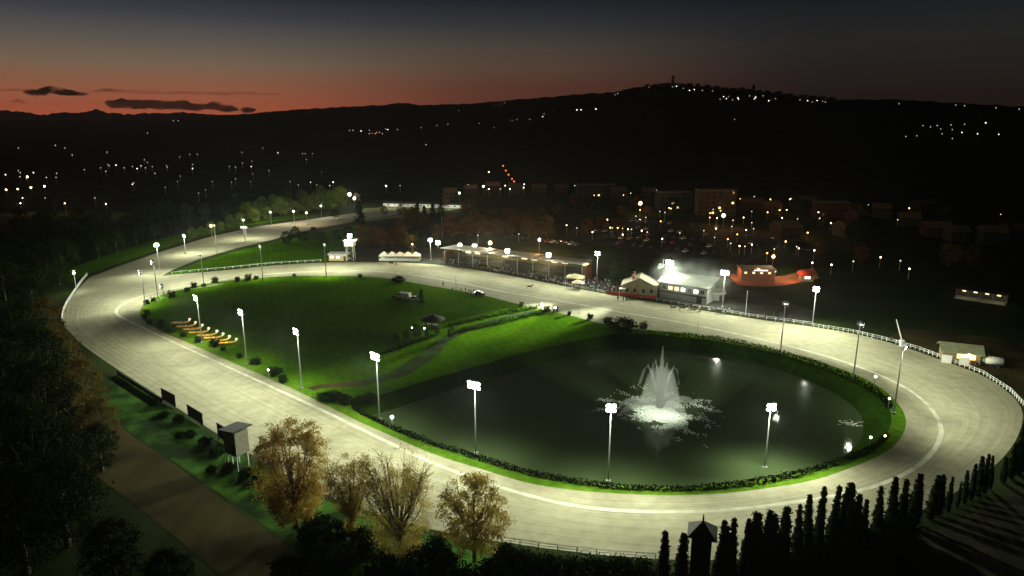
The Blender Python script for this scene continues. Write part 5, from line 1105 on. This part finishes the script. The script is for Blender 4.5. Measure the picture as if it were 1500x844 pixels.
HARN = (lambda mb: mb.mesh("harness", M['white']))(MB().tube([(.32, .33, 1.2), (.32, .2, 1.47), (.32, -.2, 1.47), (.32, -.33, 1.2), (.32, -.2, .88), (.32, .2, .88), (.32, .33, 1.2)], .03, 5))
def wheel_mesh(s):
    mb = MB(); n = 16; mb.tube([(.36 * math.cos(2 * math.pi * i / n), s * .62, .36 + .36 * math.sin(2 * math.pi * i / n)) for i in range(n + 1)], .035, 5)
    for i in range(8): a = i * math.pi / 4; mb.tube([(0, s * .62, .36), (.35 * math.cos(a), s * .62, .36 + .35 * math.sin(a))], .01, 4)
    return mb.mesh("wheel", M['darkmetal'])
WHL = [wheel_mesh(-1), wheel_mesh(1)]
mb = MB()
for s in (-1, 1): mb.tube([(-.1, s * .5, .55), (1.2, s * .45, .95), (2.9, s * .38, 1.1)], .025, 5)
mb.tube([(0, -.6, .36), (0, -.5, .6), (0, .5, .6), (0, .6, .36)], .03, 5); SHAFT = mb.mesh("shafts", M['pole']); mb = MB(); mb.box((-.1, 0, .68), (.34, .4, .07)); mb.box((-.27, 0, .82), (.05, .4, .24)); SEATM = mb.mesh("seat", M['darkmetal'])
def driver_mesh(c):
    mb = MB(); mb.tube([(-.1, 0, .74), (-.16, 0, 1.0), (-.14, 0, 1.28), (-.12, 0, 1.36)], [.15, .16, .19, .09], 10); mb.ball((-.1, 0, 1.5), (.1, .09, .12), 10, 7)
    for s in (-1, 1): mb.tube([(-.1, s * .1, .78), (.4, s * .2, .82), (.75, s * .3, .62)], [.09, .07, .05], 7); mb.box((.82, s * .3, .62), (.22, .09, .09)); mb.tube([(-.14, s * .2, 1.26), (.06, s * .25, 1.05), (.32, s * .1, 1.04)], [.06, .05, .04], 7); mb.ball((.34, s * .1, 1.04), .045, 6, 5)
    return remeshed(mb, "person", [c, M['white'], M['skin']], .035, lambda q: 2 if q.z > 1.37 and q.z < 1.47 and q.x > -.1 else (1 if q.x > .1 and q.z < .9 or q.z > 1.5 else 0))
DRV = [driver_mesh(REDJ), driver_mesh(BLUEJ), driver_mesh(DARKJ)]
hl = ["leftmost", "second from left", "third from left, furthest out", "fourth from left", "fifth from left", "rightmost"]
for i, (px, py) in enumerate([(990,455),(1003,455.5),(1019,458),(1021,455),(1036,456.5),(1057,460)]):
    b = at(px, py); a = R(172 + random.uniform(-8, 8)); dv = Vector((math.cos(a), math.sin(a), 0))
    t = thing("harness_horse", f"{'dark bay' if i % 2 == 0 else 'black'} horse on the home straight, {hl[i]} of the six", "horse", b + dv * .9, a, "harness horses on the home straight"); link("body", HB[i % 2], t); link("harness", HARN, t)
    t = thing("racing_sulky", f"two-wheeled sulky behind the trotting horse, {hl[i]} of the six", "sulky", b - dv * 1.1, a, "sulkies on the home straight")
    for s in WHL: link("wheel", s, t)
    link("shafts", SHAFT, t); link("seat", SEATM, t)
    o = link("person", DRV[i % 3]); o.location = b - dv * 1.1; o.rotation_euler = (0, 0, a); tag(o, f"seated driver in {['red','blue','dark'][i % 3]} on the sulky, {hl[i]} of the six", "person", "sulky drivers on the home straight")
b = at(573, 389); a = R(184); dv = Vector((math.cos(a), math.sin(a), 0))
t = thing("harness_horse", "lone dark horse trotting on the back straight before the tents", "horse", b, a); link("body", HB[1], t); link("harness", HARN, t); t = thing("racing_sulky", "sulky behind the lone horse on the back straight before the tents", "sulky", b - dv * 2, a)
for s in WHL: link("wheel", s, t)
link("shafts", SHAFT, t); link("seat", SEATM, t); o = link("person", DRV[2]); o.location = b - dv * 2; o.rotation_euler = (0, 0, a); tag(o, "dark-clad driver on the lone sulky before the tents", "person")
b = at(776, 424); t = thing("harness_horse", "lone dark horse mid-track before the crowded apron", "horse", b, R(-20)); link("body", HB[0], t); link("harness", HARN, t)
# starter stand and furniture at the chute
b = at(359, 344); t = thing("starter_stand", "white raised starter stand below the floodlight at the chute fork", "stand", b, 0); h = height_at(b, 359, 334)
mb = MB(); mb.box((0, 0, h), (3.4, 2.4, .3)); mb.build("platform", M['white'], t)
for s in (-1, 1): mb = MB(); mb.tube([(s * .5, 0, 0), (s * .5, 0, h)], .14, 6); mb.build("leg", M['white'], t)
mb = MB(); mb.box((0, -1.1, h + .7), (3.4, .06, .9)); mb.build("parapet", M['white'], t)
# ------------------------------------------------------------------ town: lamps, houses, car park, hill village
def lamp_mesh(r):
    mb = MB(); mb.ball((0, 0, 0), r, 8, 6); return mb
LAMPCACHE = {}
def far_lamp(px, py, mkey, label, group, hgt=6.0, k=.55, lit=0, col=(1, .6, .25)):
    p = on_terrain(px, py)
    if p is None: return
    # stand the mast so that the globe, not its foot, meets the sight line
    d = ray(px, py).normalized(); D = (p - Vector((0, 0, CAM_H))).length; q = p - d * min(D * .2, hgt / max(.02, -d.z + (terrain(p.x * 1.01, p.y * 1.01) - p.z) / (D * .01)))
    gz = terrain(q.x, q.y); h = max(2.5, q.z - gz); r = max(.28, D / 1000 * k); key = (mkey, round(r, 1))
    t = thing("street_lamp", label, "street lamp", (q.x, q.y, gz), 0, group)
    if key not in LAMPCACHE: LAMPCACHE[key] = lamp_mesh(max(.25, round(r, 1))).mesh("globe", M[mkey], True)
    o = link("globe", LAMPCACHE[key], t); o.location = (0, 0, h)
    o = link("mast", MASTM, t); o.scale = (.6, .6, h)
    if lit: add_light(t, "lamp_light", (0, -.2, h + r + .6), lit, col, point=True, radius=.4)
    return t
PLAIN = [(8,256),(27,217),(81,213),(95,217),(29,259),(39,262),(49,253),(68,260),(82,260),(83,254),(155,251),(158,241),(170,242),(182,246),(194,244),(206,243),(216,238),(223,244),(201,247),(227,254),(244,243),(245,245),(263,230),(278,226),(282,247),(282,241),(289,226),(264,258),(260,266),(196,268),(194,270),(311,266),(336,244),(345,245),(355,239),(369,236),(368,244),(339,267),(345,262),(367,266),(394,250),(385,217),(407,224),(443,225),(447,225),(458,225),(425,266),(437,271),(455,267),(291,283),(301,278),(254,177),(261,177),(216,195),(33,290),(66,290),(139,290),(160,243),(213,246),(464,271)]
for i, (x, y) in enumerate(PLAIN): far_lamp(x, y, 'globe_far' if i % 6 == 0 else 'globe_far_dim', "tiny white street lamp scattered over the dark plain at the left", "lamps on the dark plain", k=.4)
for (x, y) in [(9,278),(26,277),(45,275),(65,273),(40,259)]: far_lamp(x, y, 'globe_amber', "warm street lamp in the bright row on the plain at far left", "warm row of lamps on the plain", k=.85)
RIDGEL = [(512,191),(517,191),(529,192),(541,191),(556,194),(568,190),(582,190),(541,196),(550,196),(560,196),(565,189)]
for i, (x, y) in enumerate(RIDGEL): far_lamp(x, y, 'globe_far' if i in (2, 5) else 'globe_far_dim', "small lamp in the village cluster low on the middle hill", "hamlet lamps on the middle hill", k=.42)
for (x, y) in [(545,195),(552,194)]: far_lamp(x, y, 'globe_red', "dim red lamp in the village cluster low on the middle hill", "red hamlet lamps", k=.5)
MIDH = [(640,184),(617,187),(656,182),(702,181),(724,187),(750,177),(757,175),(776,175),(795,171),(797,167),(845,161),(851,161),(873,160),(872,159),(672,162),(739,151),(905,137),(901,139),(951,128)]
for i, (x, y) in enumerate(MIDH): far_lamp(x, y, 'globe_far' if x in (845, 851, 873, 795) else 'globe_far_dim', "lone lamp of a farm on the dark slope left of the hill town", "farm lamps on the slope", k=.5 if x in (845, 851, 873) else .35)
TOWN = [(985,126),(991,125),(1001,128),(1017,130),(1044,132),(1060,140),(1067,140),(1081,142),(1055,144),(1082,144),(1098,139),(1107,141),(1118,139),(1126,146),(1136,143),(1064,143),(1073,145),(1105,143),(1172,145),(1183,146),(1190,148),(1197,146),(1209,148),(1219,145),(1205,147),(1010,131),(1029,131)]
for i, (x, y) in enumerate(TOWN): far_lamp(x, y + 1.5, 'globe_far' if i % 2 else 'globe_far_dim', "street lamp of the hilltop town along the skyline", "lamps of the hilltop town", k=.42, hgt=4)
RHILL = [(1317,152),(1400,154),(1413,155),(1459,158),(1493,160),(1076,175),(1352,184),(1373,184),(1378,189),(1363,186),(1393,183),(1413,182),(1444,180),(1409,194),(1432,196),(1463,197),(1327,200),(1343,199),(1395,190),(1395,203),(1380,196)]
for i, (x, y) in enumerate(RHILL): far_lamp(x, y, 'globe_far' if x in (1409, 1444, 1463, 1432) else 'globe_far_dim', "lamp of the scattered hamlet on the right-hand hill", "hamlet lamps on the right hill", k=.42)
MIDT = [(624,212),(565,272),(716,252),(686,271),(673,283),(716,277),(726,267),(740,272),(733,277),(747,277),(765,272),(768,270),(783,275),(767,275),(842,272),(880,275),(924,283),(962,279),(974,311),(566,273),(586,272),(488,267),(483,272)]
for i, (x, y) in enumerate(MIDT): far_lamp(x, y, 'globe_amber' if x in (708, 716, 765) else 'globe_far' if i % 2 else 'globe_far_dim', "street lamp in the lit crossroads cluster beyond the grandstand", "lamps of the crossroads", k=.6)
for (x, y) in [(737,243),(741,250),(745,256),(750,262),(753,266)]: far_lamp(x, y, 'globe_red', "red lamp climbing the lane above the crossroads", "red lamps on the lane", k=.9, lit=300, col=(1, .2, .06))
RT = [(1072,281),(1041,304),(1048,305),(1105,288),(1110,300),(1159,291),(1199,311),(1201,320),(1217,327),(1244,313),(1238,318),(1272,300),(1332,305),(1315,322),(1183,341),(1031,338),(1049,335),(1072,332),(1093,337),(1104,335),(1142,308),(1466,314),(1190,385),(1250,383),(1332,394),(1319,382),(1218,388),(1136,398),(1290,377),(897,334),(905,334),(912,335),(920,336),(925,336),(940,338),(948,340),(970,350),(760,343),(830,330),(845,334),(868,340),(700,345)]
for i, (x, y) in enumerate(RT): far_lamp(x, y, 'globe_amber' if i % 2 == 0 else 'globe_far' if x in (1201, 1244, 1332, 1290) else 'globe_far_dim', "small lamp among the dim car parks and streets right of the grandstand", "lamps of the streets beyond the stands", hgt=4, k=.62)
for (x, y, lab, mk, lw, k) in [(708,273,"bright warm lamp at the left of the crossroads",'globe_amber',900,1.3),(673,283,"lone white lamp left of the crossroads",'globe_far',200,1.2),(938,298,"big warm lamp in the dark right of the crossroads",'globe_amber',3500,2.2),(1060,316,"big orange lamp before the dim apartment block",'globe_orange',4500,2.4),(1163,327,"big orange lamp on the street right of the apartment block",'globe_orange',4500,2.2),(1133,376,"amber lamp above the long red-lit shed",'globe_amber',4200,1.7),(790,352,"orange lamp behind the grandstand's right half",'globe_orange',20000,1.8),(718,356,"strong amber lamp behind the grandstand's left half",'globe_amber',26000,2.2),(309,331,"orange lamp in the pair at the chute corner",'globe_orange',300,1.6),(449,312,"small lamp deep in the lit hedge",'globe_amber',4000,1.0),(396,311,"left lamp under the lit hedge trees of the chute",'globe_far',7000,.9),(430,310,"middle lamp under the lit hedge trees of the chute",'globe_far',7000,.9),(470,302,"right lamp under the lit hedge trees of the chute",'globe_far',7000,.9),(512,285,"lamp glowing in front of a golden lit tree at the chute's end",'globe_far',6000,2.0),(519,291,"second lamp under the golden lit tree at the chute's end",'globe_far',6000,1.6),(604,358,"orange lamp lighting the russet tree behind the tents",'globe_orange',1800,.6)]:
    far_lamp(x, y, mk, lab, "single lamps of the valley", hgt=7, k=k, lit=lw, col=(1, .5, .18) if 'orange' in mk else (1, .75, .4) if 'amber' in mk else (1, .95, .8))
plant("golden_tree", GOLDV, "golden tree lit from below by lamps at the chute's end", 522, 297, .55, "single trees behind the back straight")
plant("golden_tree", GOLDV, "russet golden tree glowing orange behind the left end of the tents", 604, 366, .5, "single trees behind the back straight")
for k in range(46):
    x = random.uniform(860, 1200); y = random.uniform(285, 345) if x < 1020 else random.uniform(290, 372)
    far_lamp(x, y, ('globe_amber', 'globe_orange', 'globe_far_dim')[k % 3], "tiny " + ("amber", "orange", "white")[k % 3] + " lamp in the crowded streets around the big orange lamps", ("amber", "orange", "white")[k % 3] + " lamps of the crowded streets", hgt=4, k=.42)
for k in range(14):
    x = random.uniform(5, 480); y = random.gauss(248, 13)
    if 200 < y < 285: far_lamp(x, y, 'globe_far_dim', "tiny white street lamp scattered over the dark plain at the left", "lamps on the dark plain", k=.4)
for (x, y, lab) in [(30, 298, "added lamp lighting the valley road, left one of three"), (95, 298, "added lamp lighting the valley road, middle one of three"), (155, 299, "added lamp lighting the valley road, right one of three")]: far_lamp(x, y, 'globe_amber', lab, "lamps added along the valley road", hgt=7, k=.35, lit=2600, col=(1, .6, .35))  # lamps added to bring out the faint line of the road
# long low white building
p0, p1 = at(562, 303), at(686, 306); t = thing("long_barn", "very long low white building lit along its wall beyond the lit field", "barn", (p0 + p1) / 2 + Vector((0, 6, 0)), facing(p0, p1)); L5 = (p1 - p0).length
wl, rf = gable_block(L5, 9, 2.3, .8); wl.build("wall", M['white'], t); rf.build("roof", M['board'], t)
for i in range(12): win(t, (-L5 / 2 + 4 + i * (L5 - 8) / 11, -4.5, 1.3), 1.3, .8, M['glass'])
for x in (-22, 0, 22): add_light(t, "field_fill_light", (x, -12, 4.6), 2200, (1, .98, .8), point=True, radius=0)  # fixtureless point lights added before the wall to light the field
# red-lit shed and booth
p0, p1 = at(1087, 411), at(1136, 412); t = thing("long_shed", "long brown shed with small lit windows beside the red-lit forecourt", "shed", (p0 + p1) / 2 + Vector((0, 4, 0)), facing(p0, p1)); L6 = (p1 - p0).length
mb = MB(); mb.box((0, 0, 2.1), (L6, 7, 4.2)); mb.build("wall", M['brick'], t); mb = MB(); mb.box((0, 0, 4.35), (L6 + .8, 7.8, .24)); mb.build("roof", M['wood'], t)
for i in range(4): win(t, (-L6 / 2 + 1.6 + i * (L6 - 3) / 3.2, -3.5, 3.0), .9, .7, M['winwarm'])
mb = MB(); mb.box((1, -3.6, 4.0), (5, .2, .35)); mb.build("lit_sign_strip", M['winwhite'], t)
p = at(1180, 411); t = thing("entrance_booth", "small booth with a round red canopy and lit window at the right of the forecourt", "booth", p, R(-10)); mb = MB(); mb.box((0, 0, 1.3), (4.6, 3.4, 2.6)); mb.build("wall", M['plaster'], t); mb = MB(); mb.tube([(0, 0, 2.6), (0, 0, 3.2), (0, 0, 3.9)], [3.4, 3.3, 2.2], 18); mb.build("canopy", M['redcloth'], t); win(t, (.2, -1.7, 1.5), 2.0, .9, M['winwhite'])
add_light(t, "booth_lamp", (-6, -3.5, 4.5), 1500, (1, .35, .15), point=True, radius=0); add_light(t, "booth_lamp", (-18, -2.5, 4.5), 1700, (1, .35, .15), point=True, radius=0); add_light(t, "booth_lamp", (-28, -2, 4.5), 1500, (1, .38, .15), point=True, radius=0)
# little lit pavilion in the dark field on the right
p0, p1 = at(1399, 435), at(1474, 446); t = thing("field_pavilion", "low dim pavilion with a row of lit bays alone in the dark field", "pavilion", (p0 + p1) / 2, facing(p0, p1)); L7 = (p1 - p0).length
mb = MB(); mb.box((0, 0, .12), (L7, 5, .24)); mb.build("floor_slab", M['concrete'], t); mb = MB(); mb.box((0, 1.5, 3.2), (L7, 6.0, .2)); mb.build("roof", M['darkwood'], t); mb = MB(); mb.box((0, 2.4, 1.7), (L7, .2, 2.9)); mb.build("back_wall", M['darkwood'], t)
for i in range(5): mb = MB(); mb.box((-L7 / 2 + .3 + i * (L7 - .6) / 4, -1.3, 1.66), (.2, .2, 2.85)); mb.build("post", M['wood'], t)
for i in range(4): mb = MB(); x = -L7 / 2 + L7 * (i + .62) / 4.4; mb.box((x, 2.25, 2.3), (1.1, .08, .8)); mb.build("lit_panel", M['winwarm'], t)
add_light(t, "bay_lamp", (-4, -1, 2.8), 90, (1, .8, .45), point=True, radius=0); add_light(t, "bay_lamp", (5, -1, 2.8), 90, (1, .8, .45), point=True, radius=0)
DIMW = [mat('dim_ochre_plaster', (.06, .045, .025), (.09, .07, .045), .6, .9), mat('dim_grey_render', (.035, .035, .033), (.055, .053, .05), .5, .9), mat('dim_brick', (.05, .024, .015), (.075, .035, .022), 1.5, .9)]  # night darkness put into the wall colours of the far buildings
# town blocks and houses
def block(name, label, px, py, w_, d, h, rz, wm, lit=(), floors=3, cols=5, gab=0, grp=None):
    p = on_terrain(px, py); t = thing(name, label, "building", p, rz, grp)
    if gab:
        wl, rf = gable_block(w_, d, h, gab); wl.build("wall", wm, t); rf.build("roof", M['tile'], t)
    else:
        mb = MB(); mb.box((0, 0, h / 2 - 1), (w_, d, h + 2)); mb.build("wall", wm, t); mb = MB(); mb.box((0, 0, h + .16), (w_ + .6, d + .6, .3)); mb.build("roof", M['concrete'], t)
    for f in range(floors):
        for c in range(cols):
            k = f * cols + c; win(t, (-w_ / 2 + w_ * (c + .5) / cols, -d / 2, h * (f + .55) / floors), min(1.4, w_ / cols * .5), 1.3, M['winwarm'] if k in lit else M['glass'], frame=False)
    return t
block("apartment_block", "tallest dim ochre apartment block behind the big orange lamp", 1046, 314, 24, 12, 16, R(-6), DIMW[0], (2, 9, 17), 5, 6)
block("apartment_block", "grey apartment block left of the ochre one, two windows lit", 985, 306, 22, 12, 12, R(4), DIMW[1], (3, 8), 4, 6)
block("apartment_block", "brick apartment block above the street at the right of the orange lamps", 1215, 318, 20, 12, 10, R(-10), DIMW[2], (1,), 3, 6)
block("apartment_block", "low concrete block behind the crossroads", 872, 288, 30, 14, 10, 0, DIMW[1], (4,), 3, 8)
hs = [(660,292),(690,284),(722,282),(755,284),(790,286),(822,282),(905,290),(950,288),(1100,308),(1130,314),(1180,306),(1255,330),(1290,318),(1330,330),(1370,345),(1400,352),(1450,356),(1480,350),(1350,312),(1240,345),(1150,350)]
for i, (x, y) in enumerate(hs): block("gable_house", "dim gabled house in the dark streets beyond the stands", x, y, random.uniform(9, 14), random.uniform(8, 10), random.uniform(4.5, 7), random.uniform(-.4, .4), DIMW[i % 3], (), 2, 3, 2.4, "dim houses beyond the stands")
# hilltop town roofs and church towers
for i, x in enumerate([948,960,970,978,992,1000,1010,1022,1036,1050,1062,1074,1086,1096,1112,1124,1140,1156,1176,1190,1204,1218]):
    y = float(np.interp(x, [935,985,1030,1100,1180,1230], [129,125,129,135,144,148])) + 1.5; p = on_terrain(x, y)
    if p is None: continue
    t = thing("hilltop_house", "dark gabled house among the roofs of the hilltop town on the skyline", "house", p, random.uniform(-.5, .5), "houses of the hilltop town"); wl, rf = gable_block(random.uniform(14, 24), 12, random.uniform(7, 13), 4); wl.build("wall", M['concrete'], t); rf.build("roof", M['tile'], t)
for (x, y, h, lab) in [(985,126,34,"church tower rising highest over the hilltop town"),(1103,137,26,"smaller church tower right along the hilltop town skyline")]:
    p = on_terrain(x, y + 1); t = thing("church_tower", lab, "tower", p, 0); mb = MB(); mb.box((0, 0, h / 2 - 2), (8, 8, h + 4)); mb.build("wall", M['concrete'], t); mb = MB(); mb.add([(-5, -5, h), (5, -5, h), (5, 5, h), (-5, 5, h), (0, 0, h + 9)], [(0, 1, 4), (1, 2, 4), (2, 3, 4), (3, 0, 4), (3, 2, 1, 0)]); mb.build("spire", M['tile'], t); mb = MB(); mb.box((14, 2, 5), (24, 12, 14)); mb.build("nave", M['concrete'], t)
# car park
rows = [((872,330),(1040,345)),((868,338),(1050,355)),((880,347),(1060,364)),((920,324),(1080,336)),((900,357),(1080,378)),((1090,345),(1180,355)),((1085,356),(1190,368)),((740,348),(850,360))]
for r_, (a, b) in enumerate(rows):
    pa, pb = at(*a), at(*b); L8 = (pb - pa).length; n = min(14, int(L8 / 3.2)); an = facing(pa, pb) + R(90)
    for k in range(n):
        if random.random() < .22: continue
        p = pa.lerp(pb, (k + .5) / n); i = random.choice((0, 1, 1, 1, 2, 3, 4, 4)); car(i, p, an + (math.pi if random.random() < .5 else 0), f"{CN[i]} car parked in the dim rows of the car park beyond the stands", f"{CN[i]} cars in the car park")
# ------------------------------------------------------------------ render settings
scene.view_settings.view_transform = 'Standard'; scene.view_settings.look = 'None'; scene.view_settings.exposure = 0; scene.view_settings.gamma = 1
scene.cycles.use_denoising = True
try: scene.cycles.denoiser = 'OPENIMAGEDENOISE'
except Exception: pass
scene.cycles.max_bounces = 6; scene.cycles.diffuse_bounces = 2; scene.cycles.glossy_bounces = 3; scene.cycles.transmission_bounces = 3; scene.cycles.volume_bounces = 0; scene.cycles.transparent_max_bounces = 8
scene.cycles.use_light_tree = True; scene.cycles.sample_clamp_indirect = 4; scene.cycles.caustics_reflective = False; scene.cycles.caustics_refractive = False
